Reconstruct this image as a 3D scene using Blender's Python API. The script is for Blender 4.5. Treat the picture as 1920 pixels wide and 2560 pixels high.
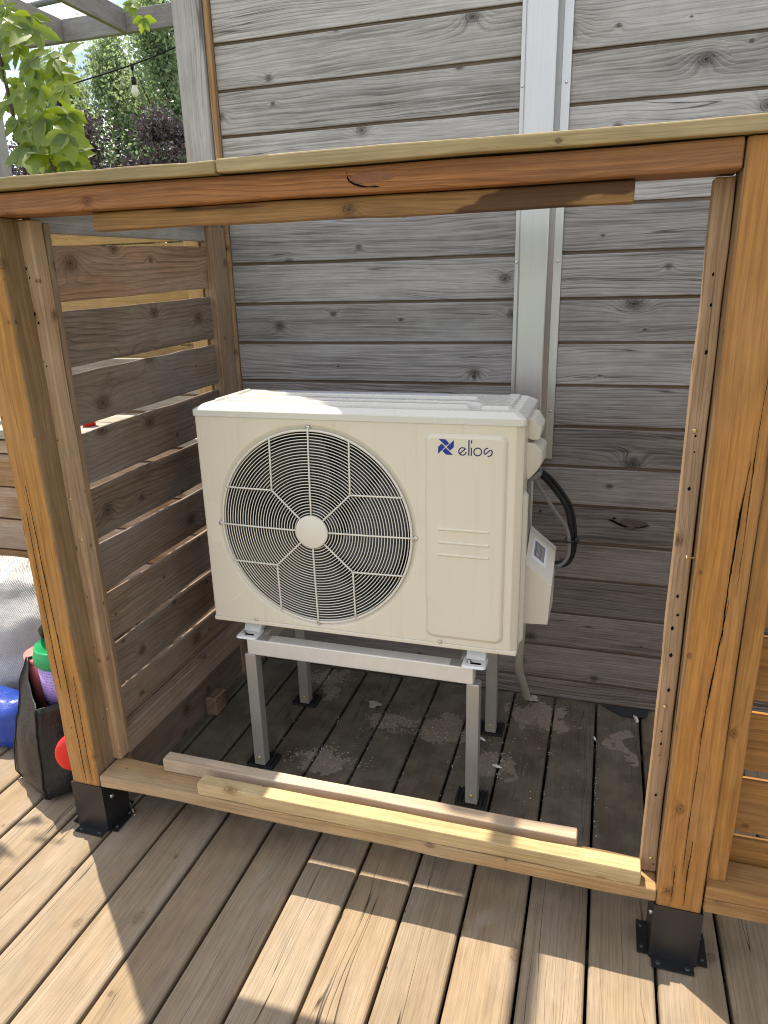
import bpy, bmesh, math, random
from mathutils import Vector, Matrix, Euler, noise as mnoise
random.seed(7)
R_ = math.radians
for o in list(bpy.data.objects): bpy.data.objects.remove(o)
scn = bpy.context.scene
COL = scn.collection

# ------------------------------------------------------------------ camera
cam_d = bpy.data.cameras.new('camera'); cam = bpy.data.objects.new('camera', cam_d); COL.objects.link(cam)
yaw, pit, rol = R_(17.396), R_(-17.872), R_(-1.443)
fwd = Vector((-math.sin(yaw)*math.cos(pit), math.cos(yaw)*math.cos(pit), math.sin(pit)))
rgt = Vector((math.cos(yaw), math.sin(yaw), 0)); upv = rgt.cross(fwd)
r2 = math.cos(rol)*rgt + math.sin(rol)*upv; u2 = -math.sin(rol)*rgt + math.cos(rol)*upv
cam.matrix_world = Matrix(((r2.x, u2.x, -fwd.x, .5062), (r2.y, u2.y, -fwd.y, -1.3366), (r2.z, u2.z, -fwd.z, 1.4695), (0, 0, 0, 1)))
cam_d.sensor_fit = 'AUTO'; cam_d.sensor_width = 36; cam_d.lens = 36*1775.6/2560
cam_d.clip_start = .02; cam_d.clip_end = 2000
scn.camera = cam
scn.cycles.filter_width = 1.05; scn.cycles.adaptive_threshold = .015; scn.cycles.max_bounces = 6; scn.cycles.diffuse_bounces = 3; scn.cycles.glossy_bounces = 3; scn.cycles.transparent_max_bounces = 6

# ------------------------------------------------------------------ world, sun, exposure
SUN_DIR = Vector((-.769*math.cos(R_(66.4)), .639*math.cos(R_(66.4)), math.sin(R_(66.4)))).normalized()
world = bpy.data.worlds.new('World'); scn.world = world; world.use_nodes = True
wt = world.node_tree; wt.nodes.clear()
def wn(t): return wt.nodes.new(t)
sky = wn('ShaderNodeTexSky'); sky.sky_type = 'NISHITA'; sky.sun_disc = False
sky.sun_elevation = R_(66.4); sky.sun_rotation = math.atan2(-.769, .639)
sky.air_density = 1.0; sky.dust_density = 1.6; sky.ozone_density = 1.0
tc = wn('ShaderNodeTexCoord'); sep = wn('ShaderNodeSeparateXYZ'); wt.links.new(tc.outputs['Generated'], sep.inputs[0])
mx = wn('ShaderNodeMath'); mx.operation = 'MAXIMUM'; mx.inputs[1].default_value = 0; wt.links.new(sep.outputs[2], mx.inputs[0])
ad = wn('ShaderNodeMath'); ad.operation = 'ADD'; ad.inputs[1].default_value = .22; wt.links.new(mx.outputs[0], ad.inputs[0])
dv = wn('ShaderNodeVectorMath'); dv.operation = 'DIVIDE'; wt.links.new(tc.outputs['Generated'], dv.inputs[0])
cb = wn('ShaderNodeCombineXYZ')
for i in range(3): wt.links.new(ad.outputs[0], cb.inputs[i])
wt.links.new(cb.outputs[0], dv.inputs[1])
cn = wn('ShaderNodeTexNoise'); cn.inputs['Scale'].default_value = 2.1; cn.inputs['Detail'].default_value = 7; cn.inputs['Roughness'].default_value = .56
wt.links.new(dv.outputs[0], cn.inputs['Vector'])
cr = wn('ShaderNodeValToRGB'); cr.color_ramp.elements[0].position = .40; cr.color_ramp.elements[1].position = .60
wt.links.new(cn.outputs['Fac'], cr.inputs[0])
cm = wn('ShaderNodeMix'); cm.data_type = 'RGBA'
wt.links.new(cr.outputs[0], cm.inputs['Factor']); wt.links.new(sky.outputs[0], cm.inputs['A'])
cm.inputs['B'].default_value = (11.5, 11.6, 11.8, 1)
bg = wn('ShaderNodeBackground'); bg.inputs['Strength'].default_value = .095
wt.links.new(cm.outputs['Result'], bg.inputs['Color'])
wo = wn('ShaderNodeOutputWorld'); wt.links.new(bg.outputs[0], wo.inputs[0])

sun_d = bpy.data.lights.new('sun', 'SUN'); sun_d.energy = 4.15; sun_d.angle = R_(.55); sun_d.color = (1, .90, .74)
sun = bpy.data.objects.new('sun', sun_d); COL.objects.link(sun)
sun.rotation_mode = 'QUATERNION'; sun.rotation_quaternion = SUN_DIR.to_track_quat('Z', 'Y'); sun.location = SUN_DIR*30
scn.view_settings.view_transform = 'Standard'; scn.view_settings.look = 'None'
scn.view_settings.exposure = 1.02; scn.view_settings.gamma = 1; scn.view_settings.use_curve_mapping = False

# ------------------------------------------------------------------ node helpers and materials
class NT:
    def __init__(s, name):
        s.mat = bpy.data.materials.new(name); s.mat.use_nodes = True; s.t = s.mat.node_tree; s.t.nodes.clear()
        s.out = s.n('ShaderNodeOutputMaterial')
    def n(s, t): return s.t.nodes.new(t)
    def put(s, inp, v):
        if hasattr(v, 'is_output'): s.t.links.new(v, inp)
        elif v is not None:
            if isinstance(v, (tuple, list)) and len(v) == 3 and inp.type == 'RGBA': v = (*v, 1)
            inp.default_value = v
    def m(s, op, a, b=None, c=None, clamp=False):
        x = s.n('ShaderNodeMath'); x.operation = op; x.use_clamp = clamp
        for i, v in enumerate((a, b, c)): s.put(x.inputs[i], v) if v is not None else None
        return x.outputs[0]
    def vm(s, op, a, b=None):
        x = s.n('ShaderNodeVectorMath'); x.operation = op; s.put(x.inputs[0], a)
        if b is not None: s.put(x.inputs[1], b)
        return x.outputs[0]
    def xyz(s, a, b, c):
        x = s.n('ShaderNodeCombineXYZ')
        for i, v in enumerate((a, b, c)): s.put(x.inputs[i], v)
        return x.outputs[0]
    def sep(s, v):
        x = s.n('ShaderNodeSeparateXYZ'); s.put(x.inputs[0], v); return x.outputs
    def noise(s, vec, scale=1, detail=2, rough=.5, dist=0):
        x = s.n('ShaderNodeTexNoise'); s.put(x.inputs['Vector'], vec); x.inputs['Scale'].default_value = scale
        x.inputs['Detail'].default_value = detail; x.inputs['Roughness'].default_value = rough; x.inputs['Distortion'].default_value = dist
        return x.outputs['Fac']
    def ss(s, v, lo, hi, a=0, b=1):
        x = s.n('ShaderNodeMapRange'); x.interpolation_type = 'SMOOTHSTEP'
        for i, q in zip(('Value', 'From Min', 'From Max', 'To Min', 'To Max'), (v, lo, hi, a, b)): s.put(x.inputs[i], q)
        return x.outputs[0]
    def mix(s, f, a, b, blend='MIX'):
        x = s.n('ShaderNodeMix'); x.data_type = 'RGBA'; x.blend_type = blend
        s.put(x.inputs['Factor'], f); s.put(x.inputs['A'], a); s.put(x.inputs['B'], b); return x.outputs['Result']
    def bump(s, h, dist=.001, strength=1):
        x = s.n('ShaderNodeBump'); s.put(x.inputs['Height'], h); x.inputs['Distance'].default_value = dist; x.inputs['Strength'].default_value = strength
        return x.outputs[0]
    def pbr(s, col, rough=.5, metal=0, normal=None, spec=.5, **kw):
        b = s.n('ShaderNodeBsdfPrincipled'); s.put(b.inputs['Base Color'], col); s.put(b.inputs['Roughness'], rough)
        s.put(b.inputs['Metallic'], metal); s.put(b.inputs['Specular IOR Level'], spec)
        if normal is not None: s.t.links.new(normal, b.inputs['Normal'])
        for k, v in kw.items(): s.put(b.inputs[k], v)
        s.t.links.new(b.outputs[0], s.out.inputs[0]); return s.mat

def wood(name, light, dark, gray=(.3, .29, .28), grayamt=.3, period=.010, ring=.55, kcell=.20, kr=.013, kcol=(.07, .045, .03),
         crack=.5, rough=.75, bump=.0010, warp=.05, extra=None, val=.22, spec=.25, fibre=.40, hi=0, kmix=.85, sharp=4.0, patch=.45, cgate=.56):
    s = NT(name)
    tcn = s.n('ShaderNodeTexCoord'); oi = s.n('ShaderNodeObjectInfo')
    P = tcn.outputs['Object']; rnd = oi.outputs['Random']
    x, y, z = s.sep(P)
    W = s.m('ADD', y, z)
    ox = s.m('MULTIPLY', rnd, 137.3); oy = s.m('MULTIPLY', rnd, 71.9)
    X = s.m('ADD', x, ox); WW = s.m('ADD', W, oy)
    # knots
    vo = s.n('ShaderNodeTexVoronoi'); vo.voronoi_dimensions = '2D'; vo.inputs['Scale'].default_value = 1/kcell
    s.put(vo.inputs['Vector'], s.xyz(s.m('MULTIPLY', X, .72), WW, 0.0))
    d = s.m('MULTIPLY', vo.outputs['Distance'], kcell)
    kc = s.sep(vo.outputs['Color'])
    kn = s.noise(s.xyz(s.m('MULTIPLY', X, 1), WW, 0.0), 90, 2)
    d2 = s.m('ADD', d, s.m('MULTIPLY', s.m('SUBTRACT', kn, .5), .006))
    big = s.m('POWER', kc[0], 1.7)
    r = s.m('ADD', s.m('MULTIPLY', big, kr), kr*.15)
    # flow field whose contours are the growth rings; it swells at each knot
    wv = s.noise(s.xyz(s.m('MULTIPLY', X, 1.25), s.m('MULTIPLY', WW, 5.0), 3.3), 1, 2.5, .5)
    wv2 = s.noise(s.xyz(s.m('MULTIPLY', X, 6), s.m('MULTIPLY', WW, 30.0), 8.1), 1, 2, .5)
    sw = s.m('EXPONENT', s.m('MULTIPLY', s.m('POWER', s.m('DIVIDE', d, s.m('ADD', s.m('MULTIPLY', r, 1.9), .004)), 2), -1))
    sgn = s.m('SUBTRACT', s.m('MULTIPLY', s.m('GREATER_THAN', kc[1], .5), 2), 1)
    h = s.m('ADD', WW, s.m('MULTIPLY', s.m('SUBTRACT', wv, .5), warp*2))
    h = s.m('ADD', h, s.m('MULTIPLY', s.m('SUBTRACT', wv2, .5), .0032))
    h = s.m('ADD', h, s.m('MULTIPLY', s.m('MULTIPLY', sw, sgn), s.m('MULTIPLY', r, 2.6)))
    fr = s.m('FRACT', s.m('DIVIDE', h, period))
    rg = s.m('POWER', fr, sharp)
    gate = s.noise(s.xyz(s.m('MULTIPLY', X, .9), s.m('MULTIPLY', WW, 14), 1.7), 1, 2)
    rg = s.m('MULTIPLY', rg, s.ss(gate, .25, .7, .25, 1))
    fib = s.noise(s.xyz(s.m('MULTIPLY', X, 9), s.m('MULTIPLY', WW, 420), 0.5), 1, 3, .6)
    fib2 = s.noise(s.xyz(s.m('MULTIPLY', X, 2.2), s.m('MULTIPLY', WW, 78), 5.5), 1, 3, .65)
    st = s.noise(s.xyz(s.m('MULTIPLY', X, 1.6), s.m('MULTIPLY', WW, 7), 9.5), 1, 2.5, .6)
    c = s.mix(s.m('MULTIPLY', rg, ring, clamp=True), light, dark)
    c = s.mix(s.m('MULTIPLY', s.ss(fib2, .44, .62), fibre), c, dark)
    if hi: c = s.mix(s.m('MULTIPLY', s.m('MULTIPLY', s.ss(fr, .80, .62), s.ss(fr, .30, .62)), hi), c, tuple(min(1, v*1.5) for v in gray))
    g = s.m('MULTIPLY', s.ss(st, .36, .66), grayamt, clamp=True)
    gcol = s.mix(s.m('MULTIPLY', rg, ring*.8, clamp=True), gray, tuple(v*.45 for v in gray))
    c = s.mix(g, c, gcol)
    c = s.mix(s.m('MULTIPLY', s.ss(fib, .40, .72), .30), c, tuple(v*.5 for v in dark))
    # knot body + halo
    halo = s.ss(d2, s.m('MULTIPLY', r, 2.2), s.m('MULTIPLY', r, .9))
    c = s.mix(s.m('MULTIPLY', halo, .45), c, dark)
    core = s.ss(d2, s.m('MULTIPLY', r, 1.0), s.m('MULTIPLY', r, .55))
    kr_ = s.m('FRACT', s.m('DIVIDE', s.m('ADD', d2, s.m('MULTIPLY', s.m('SUBTRACT', kn, .5), .004)), s.m('ADD', s.m('MULTIPLY', r, .34), .0006)))
    eye = s.ss(d2, s.m('MULTIPLY', r, .34), s.m('MULTIPLY', r, .16))
    kc2 = s.mix(s.m('MULTIPLY', kr_, .8), kcol, tuple(a*.45+b*.55 for a, b in zip(kcol, light)))
    c = s.mix(s.m('MULTIPLY', core, kmix), c, s.mix(eye, kc2, tuple(v*.6 for v in kcol)))
    rim = s.m('SUBTRACT', 1, s.ss(s.m('ABSOLUTE', s.m('SUBTRACT', d2, s.m('MULTIPLY', r, .98))), .0003, .0020))
    c = s.mix(s.m('MULTIPLY', s.m('MULTIPLY', rim, s.ss(kn, .38, .55)), .6), c, tuple(v*.5 for v in kcol))
    # checks
    ck = s.noise(s.xyz(s.m('MULTIPLY', X, .55), s.m('MULTIPLY', h, 30), 2.2), 1, 1.5)
    cg = s.noise(s.xyz(s.m('MULTIPLY', X, .9), s.m('MULTIPLY', WW, 9), 6.6), 1, 1)
    cw = s.m('SUBTRACT', 1, s.ss(s.m('ABSOLUTE', s.m('SUBTRACT', ck, .5)), .0, .008))
    cw = s.m('MULTIPLY', s.m('MULTIPLY', cw, s.ss(cg, cgate, cgate+.10)), crack, clamp=True)
    c = s.mix(cw, c, tuple(v*.22 for v in dark))
    # board to board value, fine mottling
    mot = s.noise(s.xyz(s.m('MULTIPLY', X, 12), s.m('MULTIPLY', WW, 30), 4.4), 1, 2, .65)
    v = s.m('ADD', s.m('MULTIPLY', s.m('SUBTRACT', rnd, .5), val*2), s.m('ADD', s.m('ADD', .76, s.m('MULTIPLY', mot, .48)), s.m('MULTIPLY', s.m('SUBTRACT', st, .5), patch)))
    c = s.mix(1.0, c, s.xyz(v, v, v), 'MULTIPLY')
    c = s.mix(1.0, c, oi.outputs['Color'], 'MULTIPLY')
    if extra: c, rough = extra(s, c, rough)
    return s.pbr(c, rough, 0, s.bump(fib2, bump*.8), spec)

def deck_extra(s, c, rough):
    ge = s.n('ShaderNodeNewGeometry'); P = ge.outputs['Position']; x, y, z = s.sep(P)
    # damp, dirty boards under the unit and the dried crust left by its drain water (stains with their own outline)
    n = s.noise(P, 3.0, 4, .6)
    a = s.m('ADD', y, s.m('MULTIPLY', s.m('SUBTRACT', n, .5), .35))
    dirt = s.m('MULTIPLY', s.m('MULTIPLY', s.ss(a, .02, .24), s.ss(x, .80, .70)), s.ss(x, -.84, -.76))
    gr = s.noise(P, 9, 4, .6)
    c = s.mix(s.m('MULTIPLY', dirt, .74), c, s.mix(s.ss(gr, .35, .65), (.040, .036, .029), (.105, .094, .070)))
    n2 = s.noise(P, 24, 6, .68, 1.4)
    wx = s.m('ADD', x, s.m('MULTIPLY', s.m('SUBTRACT', s.noise(P, 7, 4, .6), .5), .34)); wy = s.m('ADD', y, s.m('MULTIPLY', s.m('SUBTRACT', s.noise(s.vm('ADD', P, (5.3, 2.1, 0)), 7, 4, .6), .5), .30))
    tot = None
    for (cx, cy, rx, ry) in ((-.14, .71, .12, .07), (.06, .73, .13, .10), (.36, .88, .16, .12), (-.44, .93, .11, .07), (-.27, .46, .14, .06), (-.40, .82, .06, .08), (.25, .58, .07, .10), (.66, .80, .05, .10)):
        q = s.m('ADD', s.m('POWER', s.m('DIVIDE', s.m('SUBTRACT', wx, cx), rx), 2), s.m('POWER', s.m('DIVIDE', s.m('SUBTRACT', wy, cy), ry), 2))
        f = s.ss(q, 1.25, .1)
        tot = f if tot is None else s.m('MAXIMUM', tot, f)
    k = s.m('MULTIPLY', s.ss(s.m('ADD', s.m('MULTIPLY', n2, 1.15), s.m('MULTIPLY', tot, .50)), .87, .91), s.ss(tot, .02, .3))
    c = s.mix(s.m('MULTIPLY', k, .8), c, s.mix(s.noise(P, 120, 3), (.13, .10, .07), (.38, .325, .25)))
    # pale scuffs on the open deck
    sc = s.noise(s.vm('MULTIPLY', P, (5, 3, 5)), 1, 6, .7, .8)
    c = s.mix(s.m('MULTIPLY', s.ss(sc, .60, .74), .22), c, (.42, .40, .37))
    return c, rough

def post_extra(s, c, rough):
    # the stain was only brushed on the outer faces; the faces turned into the bay are bare brown wood
    ge = s.n('ShaderNodeNewGeometry'); nx = s.m('ABSOLUTE', s.sep(ge.outputs['Normal'])[0])
    k = s.ss(s.m('ADD', nx, s.m('MULTIPLY', s.noise(ge.outputs['Position'], 40, 3), .3)), .72, .98)
    bare = s.mix(1.0, c, (.62, .80, 1.35), 'MULTIPLY')
    return s.mix(k, c, bare), rough
M = {}
M['wall'] = wood('weathered_grey_cedar', (.50, .468, .445), (.135, .116, .106), (.55, .53, .525), .75, .0125, .8, .20, .015, (.060, .050, .047), .8, .8, .0022, .05, val=.15, hi=.32, fibre=.62, sharp=4.5, cgate=.50)
M['wallback'] = wood('brown_tongue_edge', (.17, .12, .085), (.09, .06, .04), (.2, .18, .16), .2, .012, .3, .5, .005)
M['gpost'] = wood('weathered_grey_post', (.36, .34, .325), (.18, .165, .155), (.39, .385, .39), .8, .007, .45, .3, .012, (.07, .06, .05), .6, .8)
M['post'] = wood('amber_stained_post', (.43, .205, .055), (.19, .077, .019), (.33, .185, .077), .6, .017, .55, .15, .011, (.13, .07, .03), .5, .6, .0009, .06, val=.04, spec=.22, fibre=.42, sharp=5, extra=post_extra)
M['beam'] = wood('red_brown_beam', (.35, .148, .052), (.12, .042, .016), (.235, .12, .06), .5, .0100, .75, .22, .016, (.09, .035, .02), .4, .6, .0009, .05, val=.05, spec=.22, fibre=.5)
M['cap'] = wood('greenish_treated_cap', (.375, .275, .135), (.19, .13, .058), (.34, .275, .165), .5, .010, .28, .35, .008, (.12, .08, .04), .25, .7, val=.06)
M['stud'] = wood('brown_stud', (.42, .275, .16), (.17, .095, .05), (.36, .275, .20), .6, .014, .7, .12, .010, (.08, .045, .03), .6, .7, val=.06)
M['slat'] = wood('grey_brown_slat', (.27, .20, .145), (.075, .048, .032), (.235, .205, .18), .8, .0145, .95, .16, .017, (.05, .032, .022), .4, .75, .0012, .06, val=.13, fibre=.4, sharp=5)
M['sill'] = wood('tan_sill', (.40, .25, .11), (.20, .11, .045), (.36, .28, .19), .5, .012, .4, .25, .012, (.12, .075, .04), .6, .7, val=.05)
M['newpine'] = wood('yellow_treated_pine', (.50, .365, .185), (.32, .205, .085), (.44, .335, .20), .4, .014, .5, .18, .013, (.16, .09, .04), .5, .6, val=.04)
M['palepine'] = wood('pale_weathered_pine', (.50, .385, .27), (.31, .22, .15), (.47, .40, .33), .6, .014, .35, .25, .010, (.15, .09, .06), .3, .65, val=.04)
M['deck'] = wood('brown_deck_board', (.295, .218, .138), (.142, .096, .057), (.270, .220, .166), .6, .0085, .42, .24, .017, (.15, .105, .065), .95, .8, .0016, .06, extra=deck_extra, val=.07, fibre=.22, kmix=.55, sharp=6, cgate=.45)
def plank_extra(s, c, rough):
    t = s.n('ShaderNodeTexCoord').outputs['Object']; x, y, z = s.sep(t)
    n = s.noise(s.vm('MULTIPLY', t, (9, 30, 30)), 1, 3)
    e = s.m('ADD', s.m('DIVIDE', s.m('SUBTRACT', x, .40), .13), s.m('MULTIPLY', s.m('SUBTRACT', n, .5), 1.6))
    e = s.m('ADD', e, s.m('MULTIPLY', z, -28))
    k = s.ss(s.m('ABSOLUTE', e), .95, .75)
    n2 = s.ss(s.noise(s.vm('MULTIPLY', t, (5, 60, 60)), 1, 4), .52, .62)
    k2 = s.m('MULTIPLY', s.m('MULTIPLY', n2, s.ss(z, .004, .014)), s.ss(x, .1, -.3))
    c = s.mix(s.m('MULTIPLY', k, .8), c, (.055, .022, .012))
    return s.mix(s.m('MULTIPLY', k2, .8), c, (.03, .022, .015)), rough
M['plankstain'] = wood('stained_lower_plank', (.36, .195, .075), (.17, .08, .03), (.30, .19, .09), .4, .0085, .6, .3, .013, (.08, .045, .025), .25, .65, val=.02, extra=plank_extra)
M['golden'] = wood('golden_fence_board', (.52, .33, .13), (.30, .17, .06), (.40, .29, .17), .4, .011, .45, .25, .012, (.14, .08, .04), .3, .7, val=.1)
M['planter'] = wood('brown_planter_board', (.34, .20, .095), (.17, .085, .04), (.46, .40, .34), .55, .0085, .7, .25, .014, (.10, .06, .04), .4, .75, val=.1)

def simple(name, col, rough=.5, metal=0, bumpscale=0, bumpd=.0005, var=.06, spec=.5, vscale=8, **kw):
    s = NT(name); t = s.n('ShaderNodeTexCoord').outputs['Object']
    n = s.noise(t, vscale, 4, .6)
    v = s.m('ADD', 1-var, s.m('MULTIPLY', n, var*2))
    c = s.mix(1.0, col, s.xyz(v, v, v), 'MULTIPLY')
    r = s.m('ADD', rough-.06, s.m('MULTIPLY', s.noise(t, vscale*4, 3), .12), clamp=True)
    nm = s.bump(s.noise(t, bumpscale, 3), bumpd) if bumpscale else None
    return s.pbr(c, r, metal, nm, spec, **kw)
def enamel():
    s = NT('ivory_enamel'); t = s.n('ShaderNodeTexCoord').outputs['Object']; x, y, z = s.sep(t)
    st = s.noise(s.xyz(s.m('MULTIPLY', x, 45), s.m('MULTIPLY', y, 45), s.m('MULTIPLY', z, 2.2)), 1, 4, .65)
    sm = s.noise(t, 5, 5, .6); sp = s.noise(t, 150, 2)
    g = s.m('ADD', s.m('MULTIPLY', s.ss(st, .52, .72), .10), s.m('MULTIPLY', s.ss(sm, .50, .75), .10))
    g = s.m('ADD', g, s.m('MULTIPLY', s.ss(sp, .72, .78), .18))
    c = s.mix(g, (.68, .625, .515), (.36, .32, .25))
    return s.pbr(c, s.m('ADD', .28, s.m('MULTIPLY', sm, .16)), 0, s.bump(s.noise(t, 260, 3), .00012))
M['paint'] = enamel()
M['lid'] = simple('ivory_enamel_lid', (.64, .62, .565), .26, 0, 260, .00010, .02)
M['plastic'] = simple('ivory_plastic', (.68, .64, .545), .42, 0, 0, 0, .02)
M['wire'] = simple('ivory_coated_wire', (.70, .66, .585), .4, 0)
M['foot'] = simple('white_painted_bracket', (.70, .71, .70), .3, 0)
M['black_plastic'] = simple('black_fan_plastic', (.016, .017, .021), .4)
M['cavity'] = simple('dark_fan_cavity', (.030, .031, .036), .6)
M['shroud'] = simple('grey_fan_shroud', (.055, .055, .058), .5)
M['fins'] = simple('dull_coil_fins', (.028, .031, .040), .5, .4)
M['chrome'] = simple('zinc_screw', (.62, .62, .60), .28, 1)
M['brass'] = simple('yellow_zinc_screw', (.62, .47, .22), .35, .8)
M['blackmetal'] = simple('black_powder_coat', (.014, .014, .015), .33, 0, 300, .0003, .2, vscale=14)
M['rubber'] = simple('black_rubber', (.012, .012, .013), .6)
M['cable_black'] = simple('black_conduit', (.008, .008, .009), .5, spec=.3)
M['cable_grey'] = simple('grey_cable', (.15, .155, .155), .5)
M['hose'] = simple('beige_hose', (.42, .38, .32), .5)
M['blue_ink'] = simple('blue_ink', (.005, .025, .27), .4)
M['navy_ink'] = simple('navy_ink', (.022, .030, .14), .4)
M['black_ink'] = simple('black_ink', (.02, .02, .022), .5)
M['white_label'] = simple('white_label', (.80, .80, .82), .35)
M['knotwood'] = simple('dark_knot_wood', (.085, .065, .054), .8, 0, 90, .002, .45, vscale=60)
M['knotred'] = simple('red_knot_wood', (.20, .075, .032), .65, 0, 90, .002, .40, vscale=60)
M['dark_slot'] = simple('dark_slot', (.009, .007, .006), .95, spec=.05)
M['plate'] = simple('dull_grey_plate', (.055, .058, .062), .5, .5, 0, 0, .2)
def brushed(name, col, sx, sz, rough=.34, hatch=0, metal=.92):
    s = NT(name); t = s.n('ShaderNodeTexCoord').outputs['Object']
    n = s.noise(s.vm('MULTIPLY', t, (sx, sx, sz)), 1, 3, .6)
    big = s.noise(t, 4, 3)
    v = s.m('ADD', .82, s.m('ADD', s.m('MULTIPLY', n, .2), s.m('MULTIPLY', big, .16)))
    c = s.mix(1.0, col, s.xyz(v, v, v), 'MULTIPLY')
    h = n
    if hatch:
        x, y, z = s.sep(t)
        w = s.m('SINE', s.m('MULTIPLY', s.m('ADD', x, s.m('MULTIPLY', z, .35)), hatch))
        w2 = s.m('SINE', s.m('MULTIPLY', s.m('ADD', z, s.m('MULTIPLY', x, .15)), hatch*1.1))
        h = s.m('MULTIPLY', w, w2)
    return s.pbr(c, s.m('ADD', rough, s.m('MULTIPLY', n, .12)), metal, s.bump(h, .0003, .5))
M['duct'] = brushed('brushed_aluminium', (.54, .522, .515), 400, 2.0, .33)
M['alu'] = brushed('stand_aluminium', (.72, .69, .64), 30, 30, .48, 900, .45)
M['leg'] = brushed('dull_aluminium_tube', (.43, .405, .37), 300, 3, .42, 0, .6)
def print_mat(name, bgc, ink, sx, sy):
    s = NT(name); t = s.n('ShaderNodeTexCoord').outputs['Object']; x, y, z = s.sep(t)
    ln = s.m('GREATER_THAN', s.m('FRACT', s.m('MULTIPLY', y, sy)), .45)
    wd = s.ss(s.noise(s.xyz(s.m('MULTIPLY', x, sx), s.m('FLOOR', s.m('MULTIPLY', y, sy)), 0.0), 1, 2), .42, .5)
    return s.pbr(s.mix(s.m('MULTIPLY', s.m('MULTIPLY', ln, wd), .8), bgc, ink), .35)
M['toplabel'] = print_mat('printed_top_label', (.66, .68, .74), (.05, .08, .42), 260, 150)
M['sidelabel'] = print_mat('printed_side_label', (.55, .56, .58), (.06, .06, .07), 200, 120)
def leafmat(name, col, col2, trans=.5, rough=.5, tc=(1.9, 1.75, .55)):
    s = NT(name); oi = s.n('ShaderNodeObjectInfo'); ge = s.n('ShaderNodeNewGeometry')
    n = s.noise(ge.outputs['Position'], 3.0, 3)
    f = s.m('ADD', s.m('MULTIPLY', oi.outputs['Random'], .5), s.m('MULTIPLY', n, .6), clamp=True)
    isl = ge.outputs['Random Per Island']
    f = s.m('ADD', s.m('MULTIPLY', f, .6), s.m('MULTIPLY', isl, .5), clamp=True)
    c = s.mix(f, col, col2)
    d = s.n('ShaderNodeBsdfPrincipled'); s.put(d.inputs['Base Color'], c); d.inputs['Roughness'].default_value = rough; d.inputs['Specular IOR Level'].default_value = .4
    t = s.n('ShaderNodeBsdfTranslucent'); s.put(t.inputs['Color'], s.mix(1.0, c, tc, 'MULTIPLY'))
    m = s.n('ShaderNodeMixShader'); m.inputs[0].default_value = trans
    s.t.links.new(d.outputs[0], m.inputs[1]); s.t.links.new(t.outputs[0], m.inputs[2]); s.t.links.new(m.outputs[0], s.out.inputs[0])
    return s.mat
M['vineleaf'] = leafmat('vine_leaf', (.075, .125, .038), (.17, .23, .055), .5, .45, (2.7, 2.45, .45))
M['poplar'] = leafmat('poplar_leaf', (.15, .205, .125), (.28, .35, .225), .48, .6, (1.6, 1.6, 1.1))
M['plum'] = leafmat('plum_leaf', (.040, .030, .033), (.10, .080, .086), .2, .3, (1.2, .95, 1.0))
M['bark'] = simple('bark', (.09, .07, .055), .9, 0, 60, .004, .25)
M['vinestem'] = simple('vine_stem', (.07, .045, .035), .8)
M['grass'] = simple('lawn', (.07, .11, .03), .9, 0, 30, .01, .4, vscale=2)
def cloth(name, col, rough, weave, bd, trans=0):
    s = NT(name); t = s.n('ShaderNodeTexCoord').outputs['Object']; x, y, z = s.sep(t)
    w = s.m('MULTIPLY', s.m('SINE', s.m('MULTIPLY', s.m('ADD', x, y), weave)), s.m('SINE', s.m('MULTIPLY', z, weave))) if weave else 0.0
    n = s.noise(t, 7, 5, .6); n2 = s.noise(t, 22, 4, .6)
    v = s.m('ADD', .84, s.m('MULTIPLY', n2, .30))
    h = s.m('ADD', s.m('MULTIPLY', w, .05), s.m('ADD', s.m('MULTIPLY', n, 1.2), s.m('MULTIPLY', n2, .4)))
    return s.pbr(s.mix(1.0, col, s.xyz(v, v, v), 'MULTIPLY'), rough, 0, s.bump(h, bd))
M['sack'] = cloth('white_woven_poly', (.42, .42, .43), .5, 700, .02)
M['bluebag'] = cloth('blue_tarp_plastic', (.012, .045, .30), .30, 0, .006)
M['tote'] = cloth('black_tote_vinyl', (.012, .012, .014), .46, 0, .010)
M['greentub'] = simple('green_plastic', (.01, .26, .09), .35)
M['pinktub'] = simple('coral_plastic', (.75, .20, .18), .4)
M['red'] = simple('red_plastic', (.66, .018, .010), .35)
M['paper'] = simple('white_paper', (.7, .68, .66), .7)
def tublabel():
    s = NT('lavender_tub_label'); t = s.n('ShaderNodeTexCoord').outputs['Object']; x, y, z = s.sep(t)
    a = s.m('ADD', s.m('MULTIPLY', s.m('ARCTAN2', y, x), 1.0), 0.0)
    base = s.mix(s.ss(z, -.06, .03), (.70, .48, .42), (.42, .27, .66))
    ln = s.m('GREATER_THAN', s.m('FRACT', s.m('MULTIPLY', z, 105)), .55)
    wd = s.ss(s.noise(s.xyz(s.m('MULTIPLY', a, 14), s.m('FLOOR', s.m('MULTIPLY', z, 105)), 0.0), 1, 2), .46, .55)
    return s.pbr(s.mix(s.m('MULTIPLY', s.m('MULTIPLY', ln, wd), .7), base, (.06, .05, .08)), .4)
M['tublabel'] = tublabel()
def bulbglass():
    s = NT('clear_bulb_glass')
    return s.pbr((.85, .82, .75), .15, 0, None, .6, Alpha=.75)
M['bulb'] = bulbglass()
M['debris'] = simple('dried_crust', (.40, .335, .26), .9, 0, 0, 0, .35, vscale=40)
M['lint'] = simple('white_flakes', (.62, .60, .57), .9)

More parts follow.
